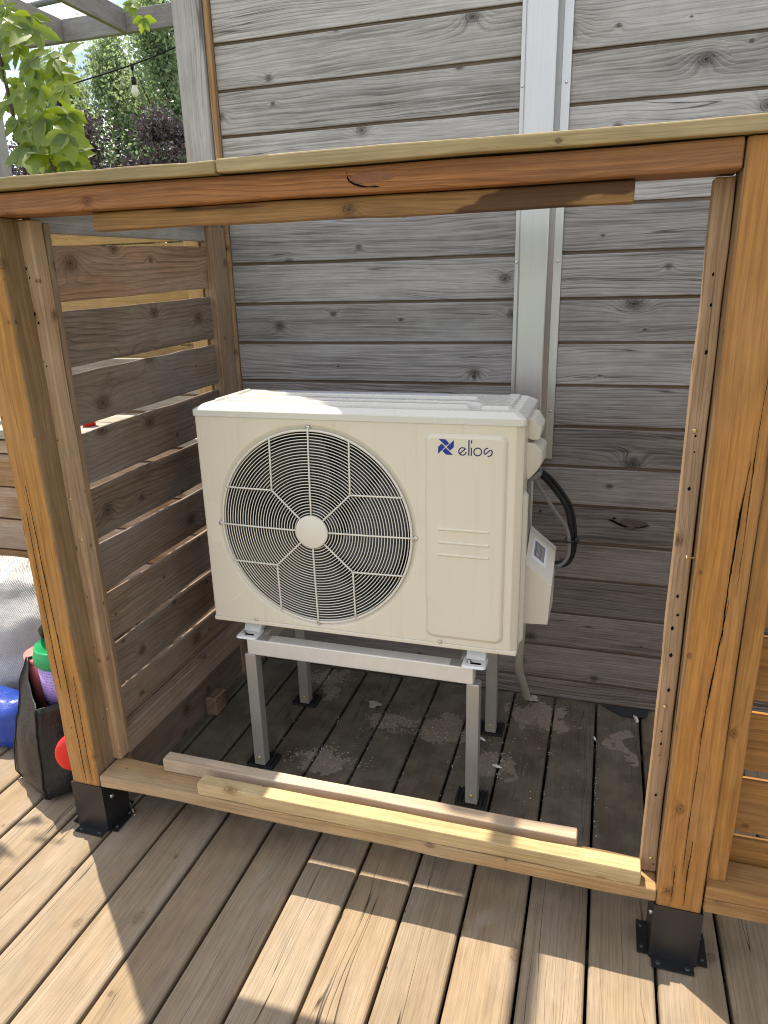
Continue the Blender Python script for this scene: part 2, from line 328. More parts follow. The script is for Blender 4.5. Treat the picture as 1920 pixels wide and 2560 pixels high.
# ------------------------------------------------------------------ object helpers
def link(o, parent=None):
    COL.objects.link(o)
    if parent is not None: o.parent = parent
    return o
def empty(name, loc=(0, 0, 0), label=None, cat=None, group=None, kind=None):
    o = bpy.data.objects.new(name, None); o.empty_display_size = .05; o.location = loc; COL.objects.link(o)
    return tag(o, label, cat, group, kind)
def tag(o, label=None, cat=None, group=None, kind=None):
    if label: o['label'] = label
    if cat: o['category'] = cat
    if group: o['group'] = group
    if kind: o['kind'] = kind
    return o
def abspos(o):
    v = Vector(o.location)
    while o.parent is not None:
        o = o.parent; v = v + Vector(o.location)
    return v
def mesh(name, V, F, mat, parent=None, loc=(0, 0, 0), rot=None, smooth=False, mats=None):
    me = bpy.data.meshes.new(name); me.from_pydata([tuple(v) for v in V], [], F); me.update()
    me.materials.append(M[mat] if isinstance(mat, str) else mat)
    if smooth:
        for p in me.polygons: p.use_smooth = True
    o = bpy.data.objects.new(name, me); link(o, parent); o.location = loc
    if parent is not None: o.location = Vector(loc) - abspos(parent)
    if rot is not None: o.rotation_euler = rot
    return o
def fixn(o):
    bm = bmesh.new(); bm.from_mesh(o.data); bmesh.ops.recalc_face_normals(bm, faces=bm.faces[:]); bm.to_mesh(o.data); bm.free(); return o

AX = {'x': Matrix.Identity(3), 'y': Matrix.Rotation(R_(90), 3, 'Z'), 'z': Matrix.Rotation(R_(-90), 3, 'Y')}
def board(name, lo, hi, axis, mat, parent=None, bev=.004, segs=2, nl=1, jit=0., tilt=0., tint=None, rot=None, endbev=True):
    """A timber from corner lo to corner hi (world), its length along axis, its long edges rounded."""
    lo, hi = Vector(lo), Vector(hi); c = (lo+hi)/2; s = hi-lo
    if axis == 'x': L, a, b = s.x, s.y, s.z
    elif axis == 'y': L, a, b = s.y, s.x, s.z
    else: L, a, b = s.z, s.y, s.x
    bev = min(bev, a*.45, b*.45)
    prof = []
    for (sx, sy, a0) in ((1, 1, 0), (-1, 1, 90), (-1, -1, 180), (1, -1, 270)):
        for k in range(segs+1):
            t = R_(a0 + 90*k/segs)
            prof.append((sx*(a/2-bev)+bev*math.cos(t), sy*(b/2-bev)+bev*math.sin(t)))
    n = len(prof); V = []; F = []
    xs = [-L/2] + [-L/2+L*i/nl for i in range(nl+1)] + [L/2] if endbev else [-L/2+L*i/nl for i in range(nl+1)]
    if endbev:
        e = min(.0025, L*.1); xs[1] += e; xs[-2] -= e
    for i, xx in enumerate(xs):
        inner = 0 < i < len(xs)-1
        f = 1 if (inner or not endbev) else .0
        jy = random.uniform(-jit, jit); jz = random.uniform(-jit, jit); js = random.uniform(-jit, jit)
        for (p, q) in prof:
            dp = p - (0 if f else math.copysign(min(.0025, abs(p)), p)); dq = q - (0 if f else math.copysign(min(.0025, abs(q)), q))
            V.append((xx, dp + jy + js*(1 if p > 0 else -1), dq + jz + js*(1 if q > 0 else -1)))
    for i in range(len(xs)-1):
        for k in range(n):
            F.append((i*n+k, i*n+(k+1) % n, (i+1)*n+(k+1) % n, (i+1)*n+k))
    F.append(tuple(range(n-1, -1, -1))); F.append(tuple((len(xs)-1)*n+k for k in range(n)))
    o = mesh(name, V, F, mat, parent, c); fixn(o)
    m3 = AX[axis].copy()
    if rot is not None: m3 = Euler(rot).to_matrix() @ m3
    o.rotation_euler = m3.to_euler()
    if tint: o.color = (*tint, 1)
    return o
def box(name, lo, hi, mat, parent=None, bev=.002, axis='x'): return board(name, lo, hi, axis, mat, parent, bev, 2)
def tube(name, pts, r, mat, parent=None, n=10, closed=False, ribs=0, smooth=True, local=True):
    pts = [Vector(p) for p in pts]; V = []; F = []; up = Vector((0, 0, 1))
    m = len(pts)
    base = pts[0].copy() if not closed else sum(pts, Vector())/m
    prev = None
    for i, p in enumerate(pts):
        a = pts[(i-1) % m] if (closed or i > 0) else p; b = pts[(i+1) % m] if (closed or i < m-1) else p
        t = (b-a).normalized()
        if prev is None:
            ref = up if abs(t.dot(up)) < .9 else Vector((1, 0, 0)); u = t.cross(ref).normalized()
        else: u = (prev - t*prev.dot(t)).normalized()
        prev = u; w = t.cross(u)
        rr = r[i] if isinstance(r, (list, tuple)) else r
        if ribs: rr *= 1 + (.16 if i % 2 else -.02)
        for k in range(n):
            an = 2*math.pi*k/n; V.append(p + (u*math.cos(an)+w*math.sin(an))*rr - base)
    segs = m if closed else m-1
    for i in range(segs):
        for k in range(n):
            j = (i+1) % m; F.append((i*n+k, i*n+(k+1) % n, j*n+(k+1) % n, j*n+k))
    if not closed: F.append(tuple(range(n))[::-1]); F.append(tuple((m-1)*n+k for k in range(n)))
    return mesh(name, V, F, mat, parent, base, smooth=smooth)
def catmull(P, per=8):
    P = [Vector(p) for p in P]; Q = [P[0]*2-P[1]] + P + [P[-1]*2-P[-2]]; out = []
    for i in range(1, len(Q)-2):
        for k in range(per):
            t = k/per; a, b, c, e = Q[i-1], Q[i], Q[i+1], Q[i+2]
            out.append(.5*((2*b)+(c-a)*t+(2*a-5*b+4*c-e)*t*t+(3*b-a-3*c+e)*t**3))
    out.append(P[-1]); return out
def lathe(name, prof, mat, parent=None, loc=(0, 0, 0), n=24, axis='z', rot=None, smooth=True):
    """prof: list of (radius, height)"""
    V = []; F = []
    for (r, h) in prof:
        for k in range(n):
            a = 2*math.pi*k/n; V.append((r*math.cos(a), r*math.sin(a), h) if axis == 'z' else (r*math.cos(a), h, r*math.sin(a)))
    for i in range(len(prof)-1):
        for k in range(n): F.append((i*n+k, i*n+(k+1) % n, (i+1)*n+(k+1) % n, (i+1)*n+k))
    F.append(tuple(range(n))); F.append(tuple((len(prof)-1)*n+k for k in range(n)))
    return fixn(mesh(name, V, F, mat, parent, loc, rot, smooth))
SCREW = {}
def screw(name, loc, normal, r, mat, parent):
    """pan head screw with a cross recess; mesh data shared"""
    key = (round(r, 4), mat)
    if key not in SCREW:
        V = []; F = []; n = 12
        for (q, h) in ((1, 0), (1, .25), (.8, .5), (.45, .62), (.4, .35)):
            for k in range(n): V.append((q*r*math.cos(2*math.pi*k/n), q*r*math.sin(2*math.pi*k/n), h*r))
        for i in range(4):
            for k in range(n): F.append((i*n+k, i*n+(k+1) % n, (i+1)*n+(k+1) % n, (i+1)*n+k))
        F.append(tuple(4*n+k for k in range(n)))
        me = bpy.data.meshes.new('screw'); me.from_pydata(V, [], F); me.materials.append(M[mat]); SCREW[key] = me
    o = bpy.data.objects.new(name, SCREW[key]); link(o, parent); o.location = Vector(loc) - abspos(parent)
    o.rotation_euler = Vector(normal).to_track_quat('Z', 'Y').to_euler(); return o

# ------------------------------------------------------------------ ground and deck
g = mesh('ground', [(-400, -400, -.32), (400, -400, -.32), (400, 400, -.32), (-400, 400, -.32)], [(0, 1, 2, 3)], 'grass'); tag(g, kind='structure')
deck = empty('deck', (0, 0, 0), kind='structure')
PIT = .146; DX0 = -.0269
for k in range(-26, 21):
    x0 = DX0 + k*PIT + .0038 + random.uniform(-.0008, .0008); x1 = DX0 + (k+1)*PIT - .0038 + random.uniform(-.0008, .0008)
    y1 = 1.70 if x0 < -.95 else 1.16
    tl = random.uniform(.92, 1.06); wm = random.uniform(-.03, .03)
    o = board('deck_board', (x0, -2.9, -.036+random.uniform(-.0015, .0005)), (x1, y1, random.uniform(-.0015, .001)), 'y', 'deck', deck, .009, 3, 10, .0006, tint=(tl+wm, tl, tl-wm))
board('rim_joist', (-4.0, 1.705, -.31), (-.9, 1.735, -.002), 'x', 'deck', deck, .002, 1)
dark_sheet = mesh('gap_dark_sheet', [(-4.2, -3.2, -.25), (3.05, -3.2, -.25), (3.05, 1.9, -.25), (-4.2, 1.9, -.25)], [(0, 1, 2, 3)], 'rubber', deck)  # added black sheet that keeps the gaps between boards dark
for y in (-2.4, -1.6, -.8, 0, .8):
    board('joist', (-3.9, y-.019, -.18), (3.0, y+.019, -.041), 'x', 'deck', deck, .002, 1, tint=(.5, .5, .5))

# ------------------------------------------------------------------ board wall behind
YW = 1.018; ZW0 = .0803; PW = .133
wall = empty('board_wall', (-.83, 1.06, 0), 'tall weathered grey wall of horizontal boards behind the white unit', 'wall')
box('wall_core', (-.785, YW+.0088, -.31), (2.3, 1.14, 3.50), 'wallback', wall)
for k in range(-1, 26):
    z0 = ZW0 + k*PW + .0035; z1 = ZW0 + (k+1)*PW - .0060
    if k == -1: z0 = .004
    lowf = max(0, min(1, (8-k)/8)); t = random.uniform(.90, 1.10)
    glare_f = .79 if k > 14 else {14: .77, 13: .74, 12: .69, 11: .66, 10: .62, 9: .62, 8: .60}.get(k, .56 if k > 4 else .50)   # lens glare painted in: upper rows paler, rows inside the enclosure darker
    tint = (t*glare_f*(1-.02*lowf), t*glare_f*(1-.13*lowf), t*glare_f*(1-.21*lowf))
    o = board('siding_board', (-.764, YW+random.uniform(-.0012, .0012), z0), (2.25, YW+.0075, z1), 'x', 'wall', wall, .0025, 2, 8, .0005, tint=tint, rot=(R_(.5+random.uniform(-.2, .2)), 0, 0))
board('corner_post', (-.885, .985, .004), (-.786, 1.14, 3.50), 'z', 'gpost', wall, .006, 2, 8, .001)
board('corner_trim', (-.7845, 1.000, .004), (-.767, 1.045, 3.50), 'z', 'stud', wall, .003, 1, 12, .0012, tint=(1.1, 1.0, .85))
board('top_plate', (-.90, 1.03, 3.5015), (2.3, 1.15, 3.53), 'x', 'gpost', wall)
# overhead batten reaching out from the wall above the frame; its shadow crosses the sill and the deck
board('rafter', (-.479, -.35, 2.60), (-.436, 1.017, 2.662), 'y', 'gpost', wall, .003)

def torn(pts, name='torn_knot'):
    pts = [(.528+(p[0]-.5)*1.5, p[1]-.030) for p in pts]
    V = [(p[0]-pts[0][0], 0, p[1]-pts[0][1]) for p in pts]
    return mesh(name, V, [tuple(range(len(V)))], 'dark_slot', wall, (pts[0][0], YW-.0034, pts[0][1]))
def knot_face(name, cx, cz, rx, rz, y, mat, parent, seed, tail=0):
    rr = random.Random(seed); n = 22; V = [(0, 0, 0)]
    for k in range(n):
        a = 2*math.pi*k/n; q = rr.uniform(.82, 1.12); V.append((rx*q*math.cos(a)*(1.5 if tail and math.cos(a) > .8 else 1), .0004, rz*q*math.sin(a)))
    return mesh(name, V, [(0, 1+k, 1+(k+1) % n) for k in range(n)], mat, parent, (cx, y, cz))
kf = knot_face('torn_knot', .622, .694, .040, .017, YW-.0032, 'knotwood', wall, 4, 1)
for (pts) in ([(.545, .703), (.560, .706), (.580, .696), (.600, .688), (.618, .683), (.606, .681), (.590, .684), (.572, .692), (.558, .699)], [(.628, .684), (.645, .680), (.664, .686), (.680, .697), (.662, .690), (.646, .6835)], [(.560, .709), (.566, .714), (.575, .711), (.570, .707)]):
    mesh('pocket', [(p[0]-.6, 0, p[1]-.69) for p in pts], [tuple(range(len(pts)))], 'dark_slot', kf, (.6, YW-.0038, .69))
# ------------------------------------------------------------------ aluminium line cover on the wall
duct = empty('duct_cover', (.285, 1.012, .9), 'brushed aluminium duct cover running straight up the grey board wall', 'duct')
def extrude_profile(name, pr, z0, z1, mat, parent):
    n = len(pr); V = [(x, y, z0) for x, y in pr] + [(x, y, z1) for x, y in pr]
    F = [(i, (i+1) % n, n+(i+1) % n, n+i) for i in range(n)] + [tuple(range(n)), tuple(range(n, 2*n))]
    return fixn(mesh(name, [(v[0]-.285, v[1]-1.0, v[2]-z0) for v in V], F, mat, parent, (.285, 1.0, z0)))
YF = YW-.003
extrude_profile('cover', [(.2255, YF-.002), (.2335, YF-.046), (.2365, YF-.048), (.3145, YF-.048), (.3175, YF-.046), (.3325, YF-.002)], .903, 3.40, 'duct', duct)
extrude_profile('flange', [(.332, YF-.0006), (.332, YF-.0045), (.3565, YF-.0045), (.3575, YF-.0006)], .903, 3.40, 'duct', duct)
extrude_profile('flange', [(.2145, YF-.0006), (.2155, YF-.0045), (.2265, YF-.0045), (.2265, YF-.0006)], .903, 3.40, 'duct', duct)
for z in (1.52, 1.06, 2.0): screw('screw', (.345, YF-.0045, z), (0, -1, 0), .0048, 'chrome', duct)
for z in (1.52, 2.0): screw('screw', (.2205, YF-.0045, z), (0, -1, 0), .0042, 'chrome', duct)

# ------------------------------------------------------------------ timber enclosure
HOLES = [(.672, 1.19, .0484), (.673, 1.16, .0484), (.671, 1.09, .0484), (.672, .87, .0484), (.676, .83, .0484), (.669, .80, .0484), (.672, .74, .0484), (.675, .66, .0484), (.670, .56, .0484), (.672, .53, .0484), (.671, .50, .0484),
         (.671, 1.47, .0484), (.673, 1.42, .0484), (.674, 1.34, .0484), (.671, 1.26, .0484), (.673, .40, .0484), (.670, .31, .0484),
         (-.778, 1.52, .0686), (-.772, 1.50, .0686), (-.775, 1.42, .0686), (-.768, 1.40, .0686), (-.766, 1.30, .0686), (-.772, 1.31, .0686), (-.770, 1.12, .0686), (-.768, .90, .0686), (-.760, .70, .0686), (-.765, .55, .0686)]
enc = empty('timber_enclosure', (-.05, .05, 0), 'open timber enclosure of amber posts, top beam and slatted side around the unit', 'enclosure')
XL, XR, PWD = -.8525, .6919, .0937
ZB = .1535   # underside of posts = rim of steel base
def post(x, mat='post', dx=0, **k): return board('post', (x+dx, 0, .012), (x+dx+PWD, PWD, 1.6245 if x < 0 else 1.6725), 'z', mat, enc, .008, 3, 12, .0010, **k)
post(XL, dx=-.011, tint=(1.0, 1.02, 1.05), rot=(0, R_(-.75), 0)); post(XR, tint=(1.02, .97, .92))
board('top_beam', (-.885, .004, 1.6265), (XR-.001, .090, 1.6725), 'x', 'beam', enc, .005, 2, 10, .0008)
board('top_beam', (XR+PWD+.001, .004, 1.6265), (2.0, .090, 1.6725), 'x', 'beam', enc, .005, 2, 6, .0008)
board('cap_board', (-.90, -.0125, 1.6755), (-.2262, .128, 1.6985), 'x', 'cap', enc, .003, 2, 10, .0010, tint=(.92, .92, .92))
board('cap_board', (-.2240, -.0150, 1.6755), (2.1, .127, 1.7000), 'x', 'cap', enc, .003, 2, 14, .0010)
board('lower_plank', (-.553, .032, 1.589), (.533, .070, 1.6245), 'x', 'plankstain', enc, .003, 2, 10, .0011)
# inner studs on both posts
board('stud', (-.7875, .070, .1945), (-.7445, .112, 1.6235), 'z', 'stud', enc, .004, 2, 14, .0010, tint=(1.05, 1.0, .92), rot=(0, R_(-.6), 0))
board('stud', (.6575, .049, .1925), (.6900, .088, 1.6220), 'z', 'stud', enc, .003, 2, 14, .0010, tint=(1.0, .95, .9))
board('stud', (-.7585, .115, .04), (-.7505, .135, 1.62), 'z', 'stud', enc, .002, 1, 6, .0006, tint=(.7, .7, .7))
# slatted left side
SL = [(1.571, 1.596, 1.446, 1.463), (1.419, 1.439, 1.289, 1.305), (1.269, 1.285, 1.142, 1.154), (1.118, 1.134, .989, 1.000), (.969, .985, .839, .847),
      (.815, .826, .688, .697), (.668, .676, .535, .541), (.514, .525, .392, .394), (.372, .371, .240, .240)]
ZC = 1.4695; KS = 1.0174
for i, (a, b, c2, e) in enumerate(SL):
    a, b, c2, e = [ZC+(v-ZC)*KS for v in (a, b, c2, e)]
    tz = (b-a+e-c2)/2; zc = (a+b+c2+e)/4; hh = ((a-c2)+(b-e))/2
    tcol = [(1.25, 1.0, .82), (.92, .93, .95), (.88, .86, .84), (.86, .85, .85), (.84, .80, .78), (.88, .82, .76), (.92, .87, .82), (.95, .87, .78), (.95, .85, .74)][i]
    board('slat', (-.801, .10, zc-hh/2), (-.782, .905, zc+hh/2), 'y', 'slat', enc, .003, 2, 8, .0010, tint=tcol, rot=(math.atan2(tz, .68), 0, 0))
board('top_rail', (-.806, .11, 1.607), (-.781, .95, 1.668), 'y', 'gpost', enc, .004, 2, tint=(1, .97, .92), rot=(R_(1.0), 0, 0))
board('side_cap', (-.862, .131, 1.6755), (-.745, .982, 1.6975), 'y', 'cap', enc, .003, 2)
board('bottom_rail', (-.7815, .115, .180), (-.7440, .90, .262), 'y', 'slat', enc, .005, 2, 8, .001, tint=(1.3, 1.2, 1.1))
board('back_stud', (-.800, .880, .01), (-.7605, .978, 1.66), 'z', 'stud', enc, .004, 2, 8, .001, tint=(.82, .82, .84))
board('back_stud', (-.905, .945, .01), (-.845, .984, 1.66), 'z', 'golden', enc, .004, 2, 8, .001)
board('sun_block_board', (-.803, .14, .006), (-.789, .87, .226), 'y', 'slat', enc, .002, 1, tint=(.7, .65, .6))  # added board: blocks the sun under the rail, tinted dark for shade
board('foot_block', (-.786, .585, .004), (-.742, .655, .075), 'y', 'slat', enc, .003, tint=(1.2, 1.1, 1.0))
# sill
board('sill', (XL+PWD+.001, .0, .1555), (XR-.001, .090, .1905), 'x', 'sill', enc, .004, 2, 12, .0011)
# right bay
board('stud', (.7885, .020, .2285), (.8270, .062, 1.6245), 'z', 'post', enc, .004, 2, 10, .001, tint=(1.0, 1.0, 1.0))
board('sill', (.7875, .0, .1965), (2.0, .090, .2265), 'x', 'sill', enc, .003, 2, 6, .001, tint=(.95, .8, .62))
board('sill', (.7875, .002, .1595), (2.0, .092, .1945), 'x', 'sill', enc, .003, 2, 6, .001, tint=(.9, .82, .7))
zg = [(.171, .284), (.304, .438), (.465, .600), (.633, .776), (.799, .935), (.957, 1.09), (1.115, 1.25), (1.275, 1.41), (1.435, 1.57)]
for (a, b) in zg:
    board('slat', (.768, .096, a), (2.0, .115, b), 'x', 'post', enc, .003, 2, 5, .001, tint=(.82, .80, .76))
board('post', (1.88, .10, .01), (1.98, .19, 1.62), 'z', 'post', enc, .006)
# steel bases
for (x, sgn) in ((XL, 1), (XR, -1)):
    w = .0035; xa, xb = x-w, x+PWD+w; ya, yb = -w, PWD+w
    V = []; F = []
    def pl(lo, hi):
        b0 = len(V)
        for i in range(8): V.append(Vector((hi[0] if i & 1 else lo[0], hi[1] if i & 2 else lo[1], hi[2] if i & 4 else lo[2])) - Vector((x, 0, 0)))
        F.extend([tuple(b0+i for i in q) for q in ((0, 2, 3, 1), (4, 5, 7, 6), (0, 1, 5, 4), (2, 6, 7, 3), (0, 4, 6, 2), (1, 3, 7, 5))])
    pl((xa, ya, .004), (xb, ya+.0028, ZB)); pl((xa, yb-.0028, .004), (xb, yb, ZB))
    pl((xa, ya+.003, .004), (xa+.0028, yb-.003, ZB-.0006)); pl((xb-.0028, ya+.003, .004), (xb, yb-.003, ZB-.0006))
    pl((xa+.006, ya-.024, .0025), (xb-.006, ya-.0005, .0065)); pl((xa+.006, yb+.0005, .0025), (xb-.006, yb+.024, .0065))
    pl((xa-.024, ya+.006, .0025), (xa-.0005, yb-.006, .0065)); pl((xb+.0005, ya+.006, .0025), (xb+.024, yb-.006, .0065))
    bs = mesh('post_base', V, F, 'blackmetal', enc, (x, 0, 0))
    for q in ((xa+.02, ya-.013), (xb-.02, ya-.013), (xa-.013, ya+.022), (xa-.013, yb-.022), (xb+.013, ya+.022), (xb+.013, yb-.022)):
        screw('screw', (q[0], q[1], .0065), (0, 0, 1), .0055, 'plate', bs)
    for zz, yy in ((.10, .03), (.10, .068)):
        screw('bolt', ((xb if sgn > 0 else xa), yy, zz), (sgn, 0, 0), .0075, 'chrome', bs)
# screws in studs
for z in (.36, .86, .97): screw('screw', (-.757+random.uniform(-.008, .008), .0695, z), (0, -1, 0), .0045, 'brass', enc)
for z in (.23, .62, 1.20): screw('screw', (.673+random.uniform(-.006, .006), .0485, z), (0, -1, 0), .0045, 'brass', enc)
HOLE = bpy.data.meshes.new('nail_hole'); HOLE.from_pydata([(.0022*math.cos(a)*random.uniform(.7, 1.2), 0, .0030*math.sin(a)*random.uniform(.7, 1.2)) for a in [2*math.pi*i/9 for i in range(9)]], [], [tuple(range(9))]); HOLE.materials.append(M['dark_slot'])
for (x, z, y) in HOLES:
    o = bpy.data.objects.new('nail_hole', HOLE); link(o, enc); o.location = Vector((x, y, z))-abspos(enc); sc_ = random.uniform(.6, 1.35); o.scale = (sc_, 1, sc_*random.uniform(.8, 1.5))
# half driven screw standing out of the right post
tube('loose_screw', [(.6915, .02, .963), (.678, .0195, .963), (.6755, .0195, .963)], [.0016, .0016, .0048], 'brass', enc, 10)
BC = [(.0315, 1.664), (.0330, 1.6567), (.0366, 1.6490), (.0452, 1.6438), (.0571, 1.6405), (.0681, 1.6372), (.0764, 1.6367), (.0847, 1.6376), (.0942, 1.6356), (.0873, 1.6347), (.0763, 1.6355), (.0652, 1.6357), (.0542, 1.6378), (.0438, 1.6412), (.0352, 1.6465), (.0318, 1.6516), (.0324, 1.6567), (.0308, 1.6625)]
knb = knot_face('beam_knot', .070, 1.6515, .034, .0095, .0034, 'knotred', enc, 6, 1)
mesh('bark_pocket', [(p[0]-.06, 0, (p[1]-1.645)) for p in BC], [tuple(range(len(BC)))], 'dark_slot', knb, (.06, .0028, 1.645))
# long drying checks in the posts: sunken dark slivers that follow the grain
def check(parent, xy0, z0, z1, width, seed, wob=.003, lean=0):
    """a drying split that follows the grain: thin, tapering, a shallow sunken V with ragged lips"""
    rnd = random.Random(seed); n = 48; V = []; F = []
    for i in range(n+1):
        t = i/n; z = (z1-z0)*t
        w = width*(math.sin(math.pi*t)**.5)*(.35+.65*abs(mnoise.noise(Vector((seed, t*3.5, 0))))*1.8)*rnd.uniform(.75, 1.1)
        cx = lean*t + wob*mnoise.noise(Vector((seed*3.1, t*1.6, 0)))*2 + .0004*rnd.uniform(-1, 1)
        V += [(cx-w/2, -.0004*rnd.random(), z), (cx+w/2, -.0004*rnd.random(), z), (cx, .0012, z)]
    for i in range(n):
        a = i*3; F += [(a, a+2, a+5, a+3), (a+2, a+1, a+4, a+5)]
    return mesh('drying_check', V, F, 'dark_slot', parent, (xy0[0], xy0[1]-.0022, z0))
check(enc, (XR+.060, 0), .80, 1.16, .0060, 3, .004, .006); check(enc, (XR+.049, 0), .56, .90, .0034, 5, .003, .012); check(enc, (XR+.044, 0), .24, .58, .0022, 8, .002, .004)
check(enc, (XR+.055, 0), .165, .34, .0042, 12, .002); check(enc, (XR+.030, 0), .17, .27, .0020, 15, .001); check(enc, (XR+.072, 0), .90, 1.40, .0022, 17, .002, .004)
check(enc, (XL-.002+.052, 0), .165, .62, .0046, 21, .003, -.008); check(enc, (XL-.006+.046, 0), .60, 1.02, .0036, 23, .003, -.010); check(enc, (XL+.022, 0), .45, .95, .0020, 27, .002, -.008); check(enc, (XL+.070, 0), .17, .50, .0018, 29, .001, -.003)

# loose boards lying on the sill
b1 = board('loose_plank', (-.595, .066, .1915), (.517, .102, .2285), 'x', 'palepine', None, .003, 2, 10, .0009)
tag(b1, 'pale grey-pink timber strip lying on the sill, behind the yellow one', 'plank')
b2 = board('loose_plank', (-.449, .0015, .1915), (.656, .0405, .2290), 'x', 'newpine', None, .003, 2, 10, .0009)
tag(b2, 'yellow timber strip with a rough sawn end lying on the front edge of the sill', 'plank')

# ------------------------------------------------------------------ outdoor unit
UX, UY, UZ, UW, UH, UD = -.578, .381, .5077, .907, .625, .302
FC = (-.2375, .8215)     # fan centre x, z
ac = empty('air_conditioner', (UX+UW/2, UY+UD/2, UZ), 'ivory outdoor air conditioner with a round fan grille, standing on an aluminium stand', 'air conditioner')
def ac_casing():
    V = []; F = []
    ch = .021; x0, x1, z0, z1 = UX+.006, UX+UW-ch, UZ+.014, UZ+UH
    N = 96; R0 = .2975
    ang = sorted(set([2*math.pi*k/N for k in range(N)] + [math.atan2(zz-FC[1], xx-FC[0]) % (2*math.pi) for xx in (x0, x1) for zz in (z0, z1)]))
    n = len(ang)
    def rectpt(a):
        dx, dz = math.cos(a), math.sin(a); t = 1e9
        if dx > 1e-9: t = min(t, (x1-FC[0])/dx)
        if dx < -1e-9: t = min(t, (x0-FC[0])/dx)
        if dz > 1e-9: t = min(t, (z1-FC[1])/dz)
        if dz < -1e-9: t = min(t, (z0-FC[1])/dz)
        return FC[0]+dx*t, FC[1]+dz*t
    for a in ang:
        p = rectpt(a); V.append((p[0], UY, p[1]))
    rings = [(R0, UY), (R0-.0025, UY+.0008), (R0-.0055, UY+.0045), (.2815, UY+.0058), (.2768, UY+.008)]
    for (r, y) in rings:
        for a in ang: V.append((FC[0]+r*math.cos(a), y, FC[1]+r*math.sin(a)))
    for j in range(len(rings)):
        for i in range(n): F.append((j*n+i, j*n+(i+1) % n, (j+1)*n+(i+1) % n, (j+1)*n+i))
    # sides: front edge roll, then chamfer, then flanks
    def strip(pl, zz0, zz1):
        b = len(V)
        for (x, y) in pl: V.append((x, y, zz0)); V.append((x, y, zz1))
        for i in range(len(pl)-1): F.append((b+2*i, b+2*i+2, b+2*i+3, b+2*i+1))
    strip([(x1, UY), (x1+.003, UY+.0006), (x1+ch-.004, UY+.0115), (x1+ch, UY+.016), (x1+ch, UY+UD)], z0, z1)
    strip([(x0, UY), (x0-.004, UY+.0015), (x0-.006, UY+.006), (x0-.006, UY+UD)], z0, z1)
    strip([(x0-.006, UY+UD), (x1+ch, UY+UD)], z0, z1)
    b = len(V)
    V.extend([(x0-.006, UY+.006, z1), (x1+ch, UY+.016, z1), (x1+ch, UY+UD, z1), (x0-.006, UY+UD, z1)]); F.append((b, b+1, b+2, b+3))
    loc = Vector((FC[0], UY, FC[1]))
    o = mesh('casing', [Vector(v)-loc for v in V], F, 'paint', ac, loc); fixn(o)
    for p in o.data.polygons:
        if p.area < .0009: p.use_smooth = True
    return o
casing = ac_casing()
box('base_pan', (UX-.001, UY-.0025, UZ), (UX+UW+.0005, UY+UD+.002, UZ+.0135), 'paint', ac, .003)
# lid
def lid():
    V = []; F = []
    def loop(x0, x1, y0, y1, z, c):
        return [(x0+c, y0, z), (x1-c, y0, z), (x1, y0+c, z), (x1, y1-c, z), (x1-c, y1, z), (x0+c, y1, z), (x0, y1-c, z), (x0, y0+c, z)]
    xa, xb, ya, yb = UX-.004, UX+UW+.004, UY-.0045, UY+UD+.006
    L = [loop(xa, xb, ya, yb, 1.1325, .006), loop(xa, xb, ya, yb, 1.1475, .006), loop(xa+.0015, xb-.0015, ya+.0015, yb-.0015, 1.150, .008), loop(xa+.022, xb-.022, ya+.019, yb-.019, 1.1625, .012), loop(xa+.025, xb-.025, ya+.022, yb-.022, 1.1632, .013)]
    for l in L: V.extend(l)
    for i in range(len(L)-1):
        for k in range(8): F.append((i*8+k, i*8+(k+1) % 8, (i+1)*8+(k+1) % 8, (i+1)*8+k))
    F.append(tuple(32+k for k in range(8))); F.append(tuple(range(7, -1, -1)))
    loc = Vector((UX+UW/2, UY+UD/2, 1.1325))
    return fixn(mesh('lid', [Vector(v)-loc for v in V], F, 'lid', ac, loc))
lidob = lid()
def raised(name, outline, z0, h, ins, mat, parent):
    """raised panel with sloping edges from a closed outline (x,y)"""
    n = len(outline); P = [Vector((p[0], p[1], 0)) for p in outline]
    area = sum(P[i].x*P[(i+1) % n].y-P[(i+1) % n].x*P[i].y for i in range(n))
    if area < 0: P.reverse()
    def inset(d):
        out = []
        for i in range(n):
            a, b, c = P[i-1], P[i], P[(i+1) % n]
            n1 = Vector((-(b-a).y, (b-a).x, 0)).normalized(); n2 = Vector((-(c-b).y, (c-b).x, 0)).normalized()
            m = (n1+n2); m = m.normalized() * d / max(.35, m.normalized().dot(n1)); out.append(b+m)
        return out
    V = [(p.x, p.y, z0) for p in P] + [(p.x, p.y, z0+h*.75) for p in inset(ins*.7)] + [(p.x, p.y, z0+h) for p in inset(ins*1.25)]
    F = [(j*n+i, j*n+(i+1) % n, (j+1)*n+(i+1) % n, (j+1)*n+i) for j in range(2) for i in range(n)] + [tuple(2*n+i for i in range(n))]
    c = sum(P, Vector())/n; c.z = z0
    o = mesh(name, [Vector(v)-c for v in V], F, mat, parent, c)
    return o
def rrect(x0, x1, y0, y1, r, k=5):
    out = []
    for (cx, cy, a0) in ((x1-r, y1-r, 0), (x0+r, y1-r, 90), (x0+r, y0+r, 180), (x1-r, y0+r, 270)):
        for i in range(k+1): t = R_(a0+90*i/k); out.append((cx+r*math.cos(t), cy+r*math.sin(t)))
    return out
ZL = 1.1630
raised('rib', rrect(-.515, .185, .432, .462, .013), ZL, .0085, .005, 'lid', lidob)
